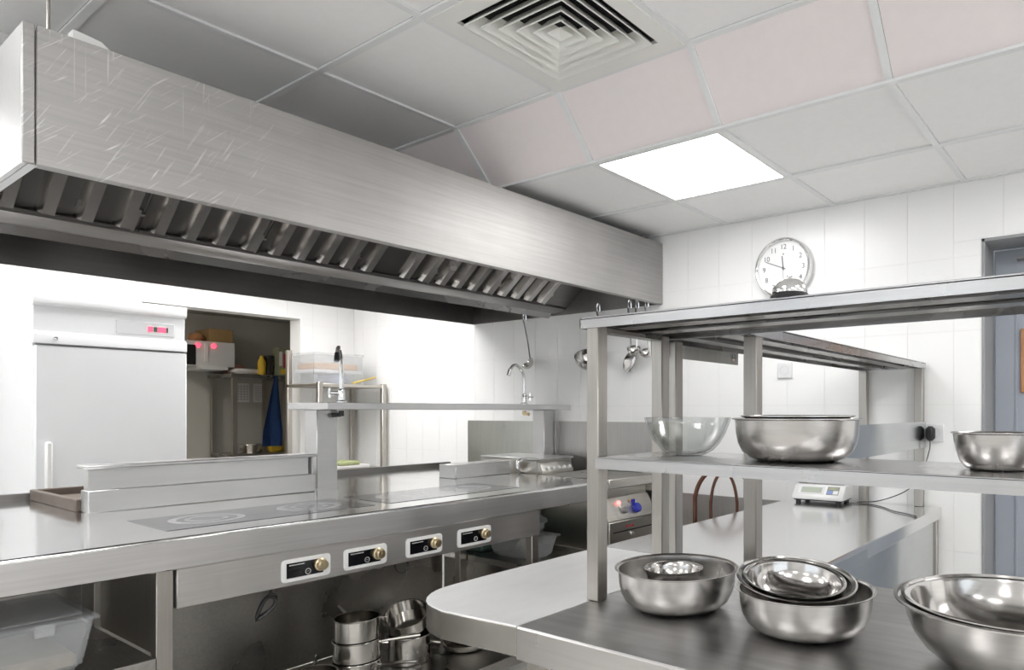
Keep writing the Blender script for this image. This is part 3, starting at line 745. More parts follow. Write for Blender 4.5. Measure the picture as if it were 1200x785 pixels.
# control panel and its four knob plates
cp = bx('control_panel', t, S_panel, CX1-0.05, CX1-0.010, 0.803, 2.2365, -0.567, -0.452, 0.003)
for y0, y1 in ((1.089, 1.25), (1.297, 1.46), (1.54, 1.70), (1.774, 1.945)):
    zc = -0.517; yc = (y0+y1)/2
    q = bmesh.new(); box(q, 0, 0.004, y0, y1, Z(zc-0.036), Z(zc+0.036))
    es = [e for e in q.edges if abs(e.verts[0].co.x-e.verts[1].co.x) > 0.003]
    bmesh.ops.bevel(q, geom=es, offset=0.012, segments=4, affect='EDGES', profile=0.5)
    bmesh.ops.translate(q, verts=list(q.verts), vec=(CX1-0.010, 0, 0))
    pl = part('control_plate', q, M_plast, t, 30, label='white framed control plate')
    xf = CX1-0.006
    part('black_display', B(xf, xf+0.0012, y0+0.016, y1-0.026, Z(zc-0.024), Z(zc+0.024)), M_blackg, pl, 0)
    bm = bmesh.new(); lathe(bm, [(0.0075, 0), (0.0075, 0.0005), (0.0095, 0.0005), (0.0095, 0)], 24, T((xf+0.0013, yc+0.004, Z(zc-0.011)), ry=pi/2))
    box(bm, xf+0.0013, xf+0.0017, yc-0.0005, yc+0.008, Z(zc-0.0115), Z(zc-0.0105)); part('symbol', bm, M_print, pl, 0)
    bm = bmesh.new()
    for i in range(9): box(bm, xf+0.0013, xf+0.0016, y0+0.024+i*0.0055, y0+0.028+i*0.0055, Z(zc+0.0155), Z(zc+0.0185))
    part('lettering', bm, M_print, pl, 0)
    bm = bmesh.new()
    lathe(bm, [(0.0, 0.026), (0.014, 0.026), (0.0165, 0.023), (0.0175, 0.010), (0.021, 0.007), (0.021, 0.0)], 32, T((xf+0.001, y1-0.036, Z(zc+0.004)), ry=pi/2))
    box(bm, xf+0.026, xf+0.0285, y1-0.0375, y1-0.0345, Z(zc+0.004), Z(zc+0.017)); part('knob', bm, M_brass, pl, label='brass coloured knob')
# legs, panels and lower shelves
for x, y0 in ((CX1-0.055, 0.755), (CX1-0.055, 2.19), (-2.80, 2.19), (-2.80, 0.755), (CX0+0.02, 0.755), (CX0+0.02, 2.19), (CX1-0.055, -0.85), (CX0+0.02, -0.85), (CX1-0.055, 2.665), (CX0+0.02, 2.665)):
    part('leg', B(x, x+0.04, y0, y0+0.042, 0, Z(CT-0.03), bev=0.002), S_leg, t)
bx('side_panel', t, S_leg, -2.944, CX1-0.06, 0.772, 0.782, -0.70, CT-0.03, 0)
bx('back_panel', t, S_under, -2.905, -2.895, 0.78, 2.19, -1.07, CT-0.03, 0)
bx('back_panel', t, S_under, -2.955, -2.945, -0.85, 0.772, -1.25, CT-0.03, 0)
bx('lower_shelf', t, S_under, -2.94, CX1-0.003, -0.85, 0.752, -0.73, -0.69, 0.002)
bx('lower_shelf', t, S_under, -2.89, CX1, 0.80, 2.155, -1.115, -1.07, 0.003)
bx('lower_shelf', t, S_under, -2.94, CX1-0.06, 2.235, 2.66, -0.75, -0.72, 0.002)
bx('back_panel', t, S_under, -2.955, -2.945, 2.24, 2.70, -1.25, CT-0.03, 0)

t = thing('griddle_plate', 'low rusty brown griddle rim at the back of the cooking counter', 'griddle', (-3.38, 1.15, Z(CT)))
bm = bmesh.new()
for q in ((-3.66, -3.10, 0.795, 0.815), (-3.66, -3.10, 1.48, 1.50), (-3.66, -3.64, 0.815, 1.48), (-3.12, -3.10, 0.815, 1.48)): box(bm, *q, Z(CT), Z(CT+0.043), bev=0.003)
part('rim', bm, M_rust, t)
bx('plate', t, M_rust, -3.64, -3.12, 0.815, 1.48, CT, CT+0.015, 0)

# overshelf on two square columns with two taps
t = thing('tap_overshelf', 'narrow steel shelf on two square columns above the cooking counter', 'shelf', (-3.08, 1.69, Z(CT)))
bx('shelf_board', t, S_box, -3.25, -2.90, 1.60, 3.14, 0.004, 0.036, 0.002)
bx('column', t, S_box, -3.172, -3.065, 1.64, 1.737, CT, 0.004, 0.003)
bx('column', t, S_box, -3.172, -3.070, 3.082, 3.178, CT-0.1, 0.004, 0.003)
bm = bmesh.new(); lathe(bm, [(0.075, 0), (0.075, 0.006), (0.0, 0.006)], 4, T((-3.118, 1.688, Z(CT)), rz=pi/4)); part('base_flange', bm, S_box, t)
def tap(name, label, x, y, dirv, hgt, reach, darktip):
    t = thing(name, label, 'tap', (x, y, Z(0.036)))
    z0 = Z(0.036); d = Vector(dirv).normalized()
    bm = bmesh.new(); lathe(bm, [(0, 0), (0.024, 0), (0.024, 0.006), (0.016, 0.012), (0.015, 0.055), (0.011, 0.065), (0, 0.065)], 20, T((x, y, z0))); part('body', bm, S_chrome, t)
    P = Vector((x, y, z0)); up = Vector((0, 0, 1))
    pts = [P+up*0.06, P+up*(hgt*0.55), P+up*(hgt*0.80)+d*reach*0.10, P+up*(hgt*0.97)+d*reach*0.45, P+up*hgt*0.97+d*reach*0.75, P+up*hgt*0.86+d*reach*0.98]
    bm = bmesh.new(); tube(bm, spline(pts, 7), 0.0095, 12); part('spout', bm, S_chrome, t)
    bm = bmesh.new(); tube(bm, [pts[-1]+up*0.004, pts[-1]+d*0.012-up*0.032], [0.0105, 0.012], 14); part('nozzle', bm, M_black if darktip else S_chrome, t)
    s = Vector((-d.y, d.x, 0))
    if darktip: s = -s
    lev = P+up*0.045
    bm = bmesh.new(); tube(bm, [lev, lev+s*0.05], 0.008, 10); tube(bm, [lev+s*0.05+up*0.022, lev+s*0.05-up*0.022], 0.006, 8); tube(bm, [lev+s*0.05+d*0.022, lev+s*0.05-d*0.022], 0.006, 8)
    part('handle', bm, S_chrome, t)
    bm = bmesh.new(); tube(bm, [P-up*0.036, P-up*0.062], 0.012, 10); tube(bm, [P-up*0.055, P-up*0.058+s*0.04], 0.010, 10)
    part('pipe_elbow', bm, M_black if darktip else M_brass, t)
tap('swan_neck_tap', 'chrome tap with black nozzle on the near end of the tap shelf', -3.03, 1.735, (0.75, -0.55, 0), 0.25, 0.15, True)
tap('swan_neck_tap', 'chrome swan neck tap on the far end of the tap shelf below the single ladle', -3.03, 2.875, (0.0, -1, 0), 0.235, 0.115, False)

# cooker and fryer between the counter end and the clock wall
t = thing('small_cooker', 'low steel cooker with a row of white knobs behind the end of the counter', 'cooker', (-3.0, 2.95, 0))
bx('body', t, S_fry, -3.3, -2.82, 2.775, 3.06, -1.28, -0.285, 0.004)
bm = bmesh.new(); prism(bm, [(-2.82, Z(-0.40)), (-2.775, Z(-0.40)), (-2.775, Z(-0.345)), (-2.80, Z(-0.295)), (-2.82, Z(-0.295))], 2.775, 3.03, 'Y', 0.002); part('knob_panel', bm, S_fry, t)
for y in (2.81, 2.855, 2.90, 2.945, 2.99):
    bm = bmesh.new(); lathe(bm, [(0, 0.022), (0.010, 0.02), (0.011, 0)], 14, T((-2.782, y, Z(-0.335)), ry=pi/2-0.45)); part('knob', bm, M_plast, t)
bx('rim', t, S_box, -3.3, -2.80, 2.77, 3.06, -0.285, -0.272, 0.003)
bm = bmesh.new(); tube(bm, spline([(-2.93, 2.775, Z(-0.36)), (-2.93, 2.735, Z(-0.34)), (-2.93, 2.73, Z(-0.30)), (-2.93, 2.755, Z(-0.285))], 6), 0.012, 10); part('drain_pipe', bm, S_chrome, t)

t = thing('deep_fryer', 'steel fryer front with a red lamp and a blue knob between two shelf posts', 'fryer', (-2.5, 2.92, 0))
fx, fy0, fy1 = -2.24, 2.718, 3.13
bx('body', t, S_fry, -2.72, fx-0.07, fy0, fy1, -1.28, -0.36, 0.004)
bx('top_band', t, S_fry, -2.74, fx, fy0, fy1, -0.407, -0.357, 0.003)
bx('side_cheek', t, S_fry, fx-0.10, fx, fy1, fy1+0.03, -0.455, -0.345, 0.003)
bm = bmesh.new(); prism(bm, [(fx-0.07, Z(-0.47)), (fx-0.062, Z(-0.462)), (fx-0.006, Z(-0.575)), (fx-0.006, Z(-0.58)), (fx-0.07, Z(-0.58))], fy0, fy1, 'Y', 0.002); cpn = part('control_face', bm, S_fry, t)
ang = pi/2+0.46-pi/2
def onface(y, zr): 
    k = (zr+0.462)/(-0.113); return (fx-0.062+0.056*k, y, Z(zr))
def knobat(nm, y, zr, r, h, mat):
    bm = bmesh.new(); lathe(bm, [(0, h), (r*0.85, h), (r, h*0.8), (r, 0)], 20, T(onface(y, zr), ry=pi/2-0.46)); part(nm, bm, mat, cpn)
knobat('lamp', 2.845, -0.495, 0.012, 0.012, M_redlamp); knobat('lamp_collar', 2.845, -0.512, 0.009, 0.008, M_plast); knobat('dial', 2.87, -0.535, 0.018, 0.02, M_seal)
knobat('knob', 2.975, -0.535, 0.026, 0.024, M_blue); knobat('lamp', 2.945, -0.492, 0.008, 0.006, M_orange)
bm = bmesh.new(); box(bm, *[a for p in zip(onface(2.955, -0.50), onface(2.985, -0.50)) for a in p][:0] or (fx-0.048, fx-0.036, 2.955, 2.985, Z(-0.528), Z(-0.485)), bev=0.003); part('pointer', bm, M_blue, cpn)
dr = bx('drawer', t, S_fry, fx-0.07, fx, fy0, fy1, -0.70, -0.582, 0.003)
part('slot', B(fx, fx+0.001, fy0+0.03, fy1-0.03, Z(-0.640), Z(-0.634)), M_black, dr, 0)
bm = bmesh.new(); lathe(bm, [(0, 0.014), (0.009, 0.012), (0.011, 0)], 16, T((fx, 2.90, Z(-0.657)), ry=pi/2)); part('pull', bm, S_chrome, dr)
bm = bmesh.new()
for i, (a, b) in enumerate(((0, .012), (.016, .026), (.03, .034), (.038, .05), (.054, .066))): box(bm, fx, fx+0.001, 2.855+a, 2.855+b, Z(-0.622+0.003*(i % 2)), Z(-0.611))
part('red_lettering', bm, M_redp, dr, 0)
bx('lower_door', t, S_fry, fx-0.07, fx-0.01, fy0, fy1, -1.25, -0.71, 0.003)

# steel sheet behind the block; its pale and dark reflections become two tones
YW = YB-0.0022
bm = B(-3.945, -3.12, YW-0.003, YW, Z(-0.55), Z(-0.07)); solo('splash_plate', bm, S_splash, 'pale brushed steel splashback sheet on the wall left of the far column', 'splashback', (-3.5, YW, Z(-0.55)))
t = thing('splash_plate', 'darker steel splashback sheet on the wall right of the far column behind the fryer', 'splashback', (-2.7, YW, Z(-0.55)))
bx('sheet', t, S_splash2, -3.066, -2.25, YW-0.003, YW, -0.55, -0.068, 0); bx('folded_edge', t, S_splash2, -3.066, -3.052, YW-0.035, YW-0.003, -0.55, -0.068, 0)  # narrow strip stands in for the shadow gap beside the column
struct('trim_3', B(-2.2, -0.75, YW-0.002, YB, 0, Z(-0.462)), S_splash2)

# pots on the lower shelf
def pot_bm(x, y, z, r, h, tilt=0.0, rz=0.0):
    bm = bmesh.new(); lathe(bm, [(0, 0), (r*0.94, 0), (r, r*0.06), (r, h-0.004), (r+0.005, h), (r+0.004, h+0.002), (r-0.002, h), (r-0.003, 0.006), (0, 0.004)], 36, T((x, y, z), rx=tilt, rz=rz)); return bm
def pot(label, x, y, z, r, h, handle, tilt=0, rz=0, lidded=False):
    t = thing('saucepan', label, 'pan', (x, y, z))
    part('pan_body', pot_bm(x, y, z, r, h, tilt, rz), S_pot, t)
    a = handle; d = Vector((math.cos(a), math.sin(a), 0)); p0 = Vector((x, y, z+h*0.75))+d*r
    bm = bmesh.new(); tube(bm, [p0, p0+d*0.03+Vector((0, 0, 0.004)), p0+d*0.15+Vector((0, 0, 0.012))], [0.006, 0.0065, 0.007], 8); part('handle', bm, S_pot, t)
    return t
zs = Z(-1.07)
pot('low steel pan at the left end of the pans under the counter', -2.52, 1.33, zs, 0.085, 0.095, 2.6)
pot('steel saucepan at the bottom of the left stack under the counter', -2.55, 1.525, zs, 0.088, 0.085, 0.6)
pot('middle steel saucepan of the left stack under the counter', -2.55, 1.525, zs+0.086, 0.086, 0.08, 0.9)
pot('top steel saucepan of the left stack under the counter', -2.55, 1.525, zs+0.167, 0.084, 0.085, 2.9)
pot('tall steel saucepan under the tilted pan below the counter', -2.57, 1.775, zs, 0.085, 0.115, -2.2)
pot('steel saucepan tipped on its side edge on top of the tall saucepan', -2.58, 1.775, zs+0.152, 0.088, 0.06, -2.0, tilt=0.45, rz=0.6)
def frypan(label, x, y, z, r, rz):
    t = thing('frying_pan', label, 'pan', (x, y, z))
    bm = bmesh.new(); lathe(bm, [(0, 0), (r*0.75, 0), (r*0.9, 0.012), (r, 0.036), (r+0.003, 0.037), (r*0.9, 0.015), (r*0.74, 0.004), (0, 0.003)], 40, T((x, y, z))); part('pan_body', bm, S_pot, t)
    d = Vector((math.cos(rz), math.sin(rz), 0)); p = Vector((x, y, z+0.03))+d*r
    bm = bmesh.new(); tube(bm, [p, p+d*0.06+Vector((0, 0, 0.008)), p+d*0.14+Vector((0, 0, 0.002))], [0.008, 0.011, 0.009], 10); part('handle', bm, S_pot, t)
for i, lab in enumerate(('bottom', 'middle', 'top')):
    frypan(lab+' frying pan of the stack of three under the counter', -2.5-0.02*i, 2.02+0.0*i, zs+0.038*i, 0.11, -2.35-0.16*i)

# tubs under the counter
def tub(name, label, x0, x1, y0, y1, r0, r1, fill, mat=M_tub, clips=True):
    t = thing(name, label, 'container', ((x0+x1)/2, (y0+y1)/2, Z(r0)))
    q = bmesh.new(); vs = []; s = 0.022; hh = r1-r0
    for r, i in ((r0, s), (r1, 0)):
        vs.append([q.verts.new(p) for p in ((x0+i, y0+i, Z(r)), (x1-i, y0+i, Z(r)), (x1-i, y1-i, Z(r)), (x0+i, y1-i, Z(r)))])
    q.faces.new(vs[0])
    for k in range(4): q.faces.new((vs[0][k], vs[0][(k+1) % 4], vs[1][(k+1) % 4], vs[1][k]))
    bmesh.ops.bevel(q, geom=[e for e in q.edges if not e.is_boundary], offset=0.014, segments=3, affect='EDGES')
    bmesh.ops.recalc_face_normals(q, faces=list(q.faces)); bmesh.ops.solidify(q, geom=list(q.faces), thickness=0.002); part('tub', q, mat, t)
    bm = bmesh.new(); box(bm, x0-0.008, x1+0.008, y0-0.008, y1+0.008, Z(r1), Z(r1+0.012), bev=0.004); box(bm, x0+0.02, x1-0.02, y0+0.02, y1-0.02, Z(r1+0.012), Z(r1+0.018), bev=0.003); part('lid', bm, mat, t)
    if fill: part('contents', B(x0+0.03, x1-0.03, y0+0.03, y1-0.03, Z(r0+0.004), Z(r0+fill), bev=0.012), M_kraft, t)
    if clips:
        for yy in (y0+(y1-y0)*0.30, y0+(y1-y0)*0.80): bx('clip', t, mat, x1+0.006, x1+0.012, yy-0.02, yy+0.02, r1-0.02, r1+0.012, 0.002)
tub('lidded_tub', 'cloudy plastic tub with a clipped lid on the shelf at the left', -2.66, -2.29, 0.10, 0.63, -0.69, -0.555, 0.05)
tub('storage_tub', 'small cloudy plastic tub holding a plastic bag below the right end of the counter', -2.66, -2.36, 2.27, 2.47, -0.719, -0.62, 0.0, clips=False)
bm = bmesh.new(); bmesh.ops.create_icosphere(bm, subdivisions=3, radius=1)
for v in bm.verts:
    nz = math.sin(v.co.x*9+v.co.z*7)*0.12+math.sin(v.co.y*11-v.co.z*5)*0.1; f = 1+nz
    v.co = Vector((-2.5+v.co.x*0.11*f, 2.38+v.co.y*0.085*f, Z(-0.548)+v.co.z*0.045*f))
solo('plastic_bag', bm, M_bag, 'crumpled clear plastic bag on top of the small tub under the counter', 'bag', (-2.5, 2.38, Z(-0.6)))
tub('teal_tub', 'dark teal tub in the shade on the shelf behind the counter leg', -2.93, -2.72, 2.28, 2.60, -0.719, -0.60, 0.0, mat=M_teal, clips=False)

# cable loops hanging under the control panel
def loopcable(label, y, r, kind):
    x = -2.268; P = []
    if kind == 0:
        for i in range(54):
            a = i/54*2*pi*3; k = 0.85+0.15*math.sin(a*0.31)
            u, v = 0.046*k*math.cos(a), 0.016*math.sin(a)*(1+0.5*math.cos(a)); c, q = math.cos(0.85), math.sin(0.85)
            P.append((x+0.006*math.sin(a*0.7), y+u*c-v*q, Z(-0.622)+u*q+v*c))
        P = [(x, y+0.02, Z(-0.562)), (x, y+0.012, Z(-0.58))]+P
    else:
        P = [(x, y-0.02, Z(-0.562)), (x, y-0.03, Z(-0.58)), (x, y-0.01, Z(-0.605)), (x, y+0.02, Z(-0.60)), (x, y+0.025, Z(-0.575)), (x, y, Z(-0.562))]
        P = spline(P, 6)
    bm = bmesh.new(); tube(bm, P, 0.0042 if kind == 0 else 0.003, 6)
    solo('cable_loop', bm, M_black, label, 'cable', (x, y, Z(-0.65)))
loopcable('tied bundle of black cable hanging under the first control plate', 1.05, 0.036, 0)
loopcable('single loop of thin black cable hanging under the third control plate', 1.535, 0.03, 1)

# ------------------------------------------------------------------ prep tables
TT = -0.43
t = thing('long_prep_table', 'long glossy steel prep table with a rounded corner running to the clock wall', 'table', (-1.06, 2.1, 0))
arc = [(-1.245+0.15*math.cos(a)*-1, 1.085-0.15*math.sin(a)) for a in [pi/2*(1-k/8) for k in range(9)]]
poly = [(-1.0225, 1.66), (-1.0225, 0.948), (-1.235, 0.930)]+[(x, y) for x, y in arc[1:]]+[(-1.40, 1.2), (-1.40, 1.66)]
bm = bmesh.new(); prism(bm, poly, Z(TT-0.003), Z(TT), 'Z', 0.001); part('end_top', bm, S_strip, t, 30)
bm = bmesh.new(); prism(bm, poly, Z(TT-0.062), Z(TT-0.003), 'Z', 0.001); part('end_apron', bm, S_edge, t, 30)
bm = bmesh.new(); box(bm, -1.40, -0.72, 1.661, 3.195, Z(TT-0.05), Z(TT), bev=0.003); part('table_top', bm, S_far, t, 30)
bm = bmesh.new(); box(bm, -1.38, -0.7195, 1.675, 2.18, 0.12, Z(TT-0.012), bev=0.003); part('cabinet', bm, S_side, t)
bx('side_sheet', t, S_side, -0.742, -0.738, 2.18, 3.14, -1.16, TT-0.05, 0)
for x, y in ((-1.30, 1.52), (-1.07, 1.02), (-1.385, 3.14), (-0.765, 3.14)): part('leg', B(x, x+0.035, y, y+0.035, 0, Z(TT-0.05), bev=0.002), S_leg, t)
bx('undershelf', t, S_under, -1.385, -0.74, 2.19, 3.17, -1.16, -1.13, 0.002)

t = thing('front_prep_table', 'brushed steel prep table in the foreground carrying mixing bowls', 'table', (-0.2, 1.3, 0))
bm = bmesh.new(); box(bm, -1.0205, 0.95, 0.948, 1.66, Z(TT-0.03), Z(TT), bev=0.002); part('table_top', bm, S_tab, t, 30)
bm = bmesh.new(); box(bm, -1.0205, 0.95, 0.946, 0.966, Z(TT-0.066), Z(TT-0.002), bev=0.002); part('front_apron', bm, S_tapr, t, 30)
for x in (-0.97, 0.88):
    for y in (0.99, 1.59): part('leg', B(x, x+0.04, y, y+0.04, 0, Z(TT-0.03), bev=0.002), S_leg, t)
bx('undershelf', t, S_under, -0.96, 0.92, 1.0, 1.62, -0.56-0.5, -0.53-0.5, 0.002)

# ------------------------------------------------------------------ shelf units above the tables
t = thing('double_overshelf', 'two-tier stainless steel overshelf standing on the front prep table', 'shelf', (-0.2, 1.31, Z(TT)))
SX0, SX1, SY0, SY1 = -1.048, 0.70, 1.165, 1.475
bm = bmesh.new(); box(bm, SX0, SX1, SY0, SY1, Z(0.205), Z(0.211), bev=0.001)
for q in ((SX0, SX1, SY0, SY0+0.003), (SX0, SX1, SY1-0.003, SY1), (SX0, SX0+0.003, SY0, SY1), (SX1-0.003, SX1, SY0, SY1)): box(bm, *q, Z(0.186), Z(0.208))
part('top_shelf', bm, S_shelf, t, 30)
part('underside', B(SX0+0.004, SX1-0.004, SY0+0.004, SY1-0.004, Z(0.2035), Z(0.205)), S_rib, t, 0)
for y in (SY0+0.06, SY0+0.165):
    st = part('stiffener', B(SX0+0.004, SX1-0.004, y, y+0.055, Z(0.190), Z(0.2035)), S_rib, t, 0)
    part('flange', B(SX0+0.004, SX1-0.004, y-0.002, y, Z(0.189), Z(0.194)), S_shelf, st, 0)  # lighter strip stands in for light caught along the stiffener
for x in (-1.03, 0.64): bm = bmesh.new(); box(bm, x, x+0.034, SY0+0.036, SY1-0.06, Z(0.178), Z(0.187)); part('cross_bar', bm, S_rib, t)
for x in (-1.03, 0.64):
    for y in (1.168, 1.418): part('post', B(x, x+0.034, y, y+0.034, Z(TT)+0.0005, Z(0.190), bev=0.002), S_leg, t)
bm = bmesh.new(); box(bm, -0.997, 0.645, 1.160, 1.455, Z(-0.108), Z(-0.104), bev=0.001)
for q in ((-0.997, 0.645, 1.160, 1.163), (-0.997, 0.645, 1.452, 1.455), (-0.997, -0.994, 1.163, 1.452)): box(bm, *q, Z(-0.130), Z(-0.106))
part('middle_shelf', bm, S_shelf, t, 30)
for y in (1.235, 1.34):
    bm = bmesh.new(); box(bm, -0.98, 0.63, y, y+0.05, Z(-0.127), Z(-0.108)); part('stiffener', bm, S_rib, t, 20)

t = thing('single_overshelf', 'single-tier stainless steel overshelf along the long prep table ending at the clock wall', 'shelf', (-0.93, 2.35, Z(TT)))
bm = bmesh.new(); box(bm, -1.088, -0.788, 1.50, 3.19, Z(0.209), Z(0.215), bev=0.001)
for q in ((-1.088, -1.085, 1.50, 3.19), (-0.791, -0.788, 1.50, 3.19), (-1.088, -0.788, 1.50, 1.503), (-1.088, -0.788, 3.187, 3.19)): box(bm, *q, Z(0.188), Z(0.212))
part('top_shelf', bm, S_shelf, t, 30)
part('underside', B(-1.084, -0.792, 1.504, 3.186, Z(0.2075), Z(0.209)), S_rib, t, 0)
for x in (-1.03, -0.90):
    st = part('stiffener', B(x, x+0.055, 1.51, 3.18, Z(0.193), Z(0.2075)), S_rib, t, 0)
    part('flange', B(x+0.055, x+0.057, 1.51, 3.18, Z(0.192), Z(0.199)), S_shelf, st, 0)  # lighter strip imitates the lit side of the stiffener
for x, y in ((-1.083, 1.555), (-0.83, 1.542), (-1.083, 3.152), (-0.83, 3.152)): part('post', B(x, x+0.037, y, y+0.036, Z(TT)+0.0005, Z(0.190), bev=0.002), S_leg, t)
bx('side_rail', t, S_side, -0.7925, -0.787, 1.50, 3.19, -0.165, -0.05, 0)
bx('guide_plate', t, S_splash, -1.096, -1.090, 1.50, 1.99, 0.15, 0.195, 0)
bm = bmesh.new(); lathe(bm, [(0, 0.003), (0.012, 0.002), (0.012, 0)], 12, T((-1.088, 1.955, Z(0.172)), ry=pi/2)); part('screw', bm, S_chrome, t)

# ------------------------------------------------------------------ bowls
def bowl_prof(R, h, kind):
    if kind == 'deep':
        o = [(0, 0), (.50, 0), (.62, .02), (.74, .09), (.84, .22), (.905, .42), (.935, .65), (.945, .88), (.95, .955), (.985, .97), (1, .985), (1, 1.0), (.98, 1.005)]
    elif kind == 'round':
        o = [(0, 0), (.40, 0), (.50, .03), (.62, .12), (.74, .28), (.83, .48), (.885, .70), (.91, .90), (.92, .95), (.97, .965), (1, .98), (1, 1.0), (.97, 1.008)]
    else:
        o = [(0, 0), (.55, 0), (.68, .05), (.80, .22), (.88, .48), (.93, .75), (.95, .95), (1, .98), (1, 1.0), (.97, 1.0)]
    th = 0.0016/R
    i = [(max(0, r-th-(0.012 if r > .97 else 0)), z+(0.0016/h if z < .5 else 0)) for r, z in reversed(o[:-3])]
    return [(r*R, z*h) for r, z in o]+[(r*R, z*h) for r, z in i]
def bowl(label, x, y, r0, R, h, kind, tilt=(0, 0), mat=None, name='mixing_bowl', group=None):
    bm = bmesh.new(); lathe(bm, bowl_prof(R, h, kind), 72, T((x, y, Z(r0)), rx=tilt[0], ry=tilt[1]))
    return solo(name, bm, mat or S_bowl, label, 'bowl', (x, y, Z(r0)), group, smooth=50)
bowl('steel mixing bowl in the foreground holding one small ring shaped bowl', -0.836, 1.246, TT, 0.136, 0.088, 'deep')
bowl('small steel bowl lying inside the leftmost mixing bowl', -0.855, 1.262, TT+0.035, 0.066, 0.045, 'small', mat=S_bowl2)
bowl('steel mixing bowl at the middle of the table under two tilted bowls', -0.538, 1.253, TT, 0.136, 0.085, 'deep')
bowl('tilted shiny bowl resting directly in the middle mixing bowl', -0.560, 1.250, TT+0.034, 0.117, 0.070, 'round', tilt=(0.10, 0.12), mat=S_bowl2)
bowl('innermost tilted bowl of the middle stack of bowls', -0.563, 1.250, TT+0.047, 0.1, 0.056, 'round', tilt=(0.10, 0.12), mat=S_bowl2)
bowl('large round steel bowl at the right edge of the table, outer of two', -0.175, 1.262, TT, 0.186, 0.112, 'round')
bowl('large bowl nested inside the big round bowl at the right edge', -0.172, 1.262, TT+0.013, 0.177, 0.103, 'round', mat=S_bowl2)
bowl('wide steel bowl on the middle shelf with another bowl stacked inside it', -0.583, 1.315, -0.104, 0.134, 0.088, 'deep')
bowl('bowl stacked inside the wide steel bowl on the middle shelf', -0.583, 1.318, -0.091, 0.118, 0.0805, 'round', mat=S_bowl2)
bowl('small tall steel bowl at the right end of the middle shelf', -0.205, 1.315, -0.104, 0.075, 0.066, 'small')
Rg = 0.101
o = [(0, 0), (.30, 0), (.42, .03), (.58, .13), (.74, .32), (.87, .58), (.95, .82), (1, 1)]
prof = [(r*Rg, z*0.086) for r, z in o]+[(0.99*Rg, 0.088), (0.965*Rg, 0.086)]+[(max(0, r-0.04)*Rg, z*0.086+(0.004 if z < .5 else 0.001)) for r, z in reversed(o[:-1])]
bm = bmesh.new(); lathe(bm, prof, 64, T((-0.862, 1.33, Z(-0.104))))
solo('glass_bowl', bm, G_bowl, 'clear glass bowl on the left of the middle shelf', 'bowl', (-0.862, 1.33, Z(-0.104)), smooth=60)

# ------------------------------------------------------------------ service bell
t = thing('service_bell', 'chrome service bell on a black base on the top shelf in front of the clock', 'bell', (-0.546, 1.20, Z(0.211)))
bm = bmesh.new(); lathe(bm, [(0, 0), (0.036, 0), (0.037, 0.006), (0.034, 0.011), (0.0, 0.012)], 40, T((-0.546, 1.20, Z(0.211)))); part('base', bm, M_black, t)
bm = bmesh.new(); lathe(bm, [(0.0335, 0.011), (0.0335, 0.014), (0.0325, 0.021), (0.028, 0.030), (0.018, 0.037), (0.006, 0.040), (0, 0.040)], 40, T((-0.546, 1.20, Z(0.211)))); part('dome', bm, S_chrome, t)
bm = bmesh.new(); lathe(bm, [(0.003, 0.038), (0.003, 0.042), (0.0055, 0.043), (0.005, 0.046), (0, 0.047)], 16, T((-0.546, 1.20, Z(0.211)))); part('button', bm, S_chrome, t)

# ------------------------------------------------------------------ wall clock
cxk, czk, cyk = -1.482, 0.722, YW
t = thing('wall_clock', 'round white wall clock with a silver rim on the tiled wall', 'clock', (cxk, cyk, Z(czk)))
RM = T((cxk, cyk, Z(czk)), rx=pi/2)
bm = bmesh.new(); lathe(bm, [(0, 0.001), (0.150, 0.001), (0.155, 0.006), (0.155, 0.030), (0.150, 0.040), (0.144, 0.042), (0.139, 0.040), (0.137, 0.034), (0.137, 0.022)], 72, RM); part('rim', bm, S_chrome, t)
bm = bmesh.new(); lathe(bm, [(0.1385, 0.022), (0, 0.022)], 72, RM); part('dial', bm, M_dial, t, 0)
for k in range(1, 13):
    a = pi/2-k*pi/6; m4 = Matrix.Translation((cxk+0.108*math.cos(a), cyk-0.0224, Z(czk)+0.108*math.sin(a))) @ Matrix.Rotation(pi/2, 4, 'X')
    part('numeral', text_bm(str(k), 0.036, m4), M_ink, t, 0)
def hand(nm, ang, L, back, wd, off):
    bm = bmesh.new(); q = bmesh.new(); box(q, -wd/2, wd/2, -off-0.0008, -off, -back, L)
    join(bm, q, Matrix.Translation((cxk, cyk, Z(czk))) @ Matrix.Rotation(ang, 4, 'Y')); part(nm, bm, M_ink, t, 0)
hand('hour_hand', math.radians(355-1), 0.062, 0.012, 0.005, 0.0245); hand('minute_hand', math.radians(293), 0.105, 0.016, 0.0035, 0.026); hand('second_hand', math.radians(178), 0.10, 0.02, 0.0015, 0.0275)
bm = bmesh.new(); lathe(bm, [(0, 0.031), (0.006, 0.030), (0.006, 0.022)], 16, RM); part('hub', bm, M_ink, t)
bm = bmesh.new(); box(bm, cxk-0.003, cxk+0.003, cyk-0.0228, cyk-0.0222, Z(czk)+0.068, Z(czk)+0.076); part('mark', bm, M_ink, t, 0)

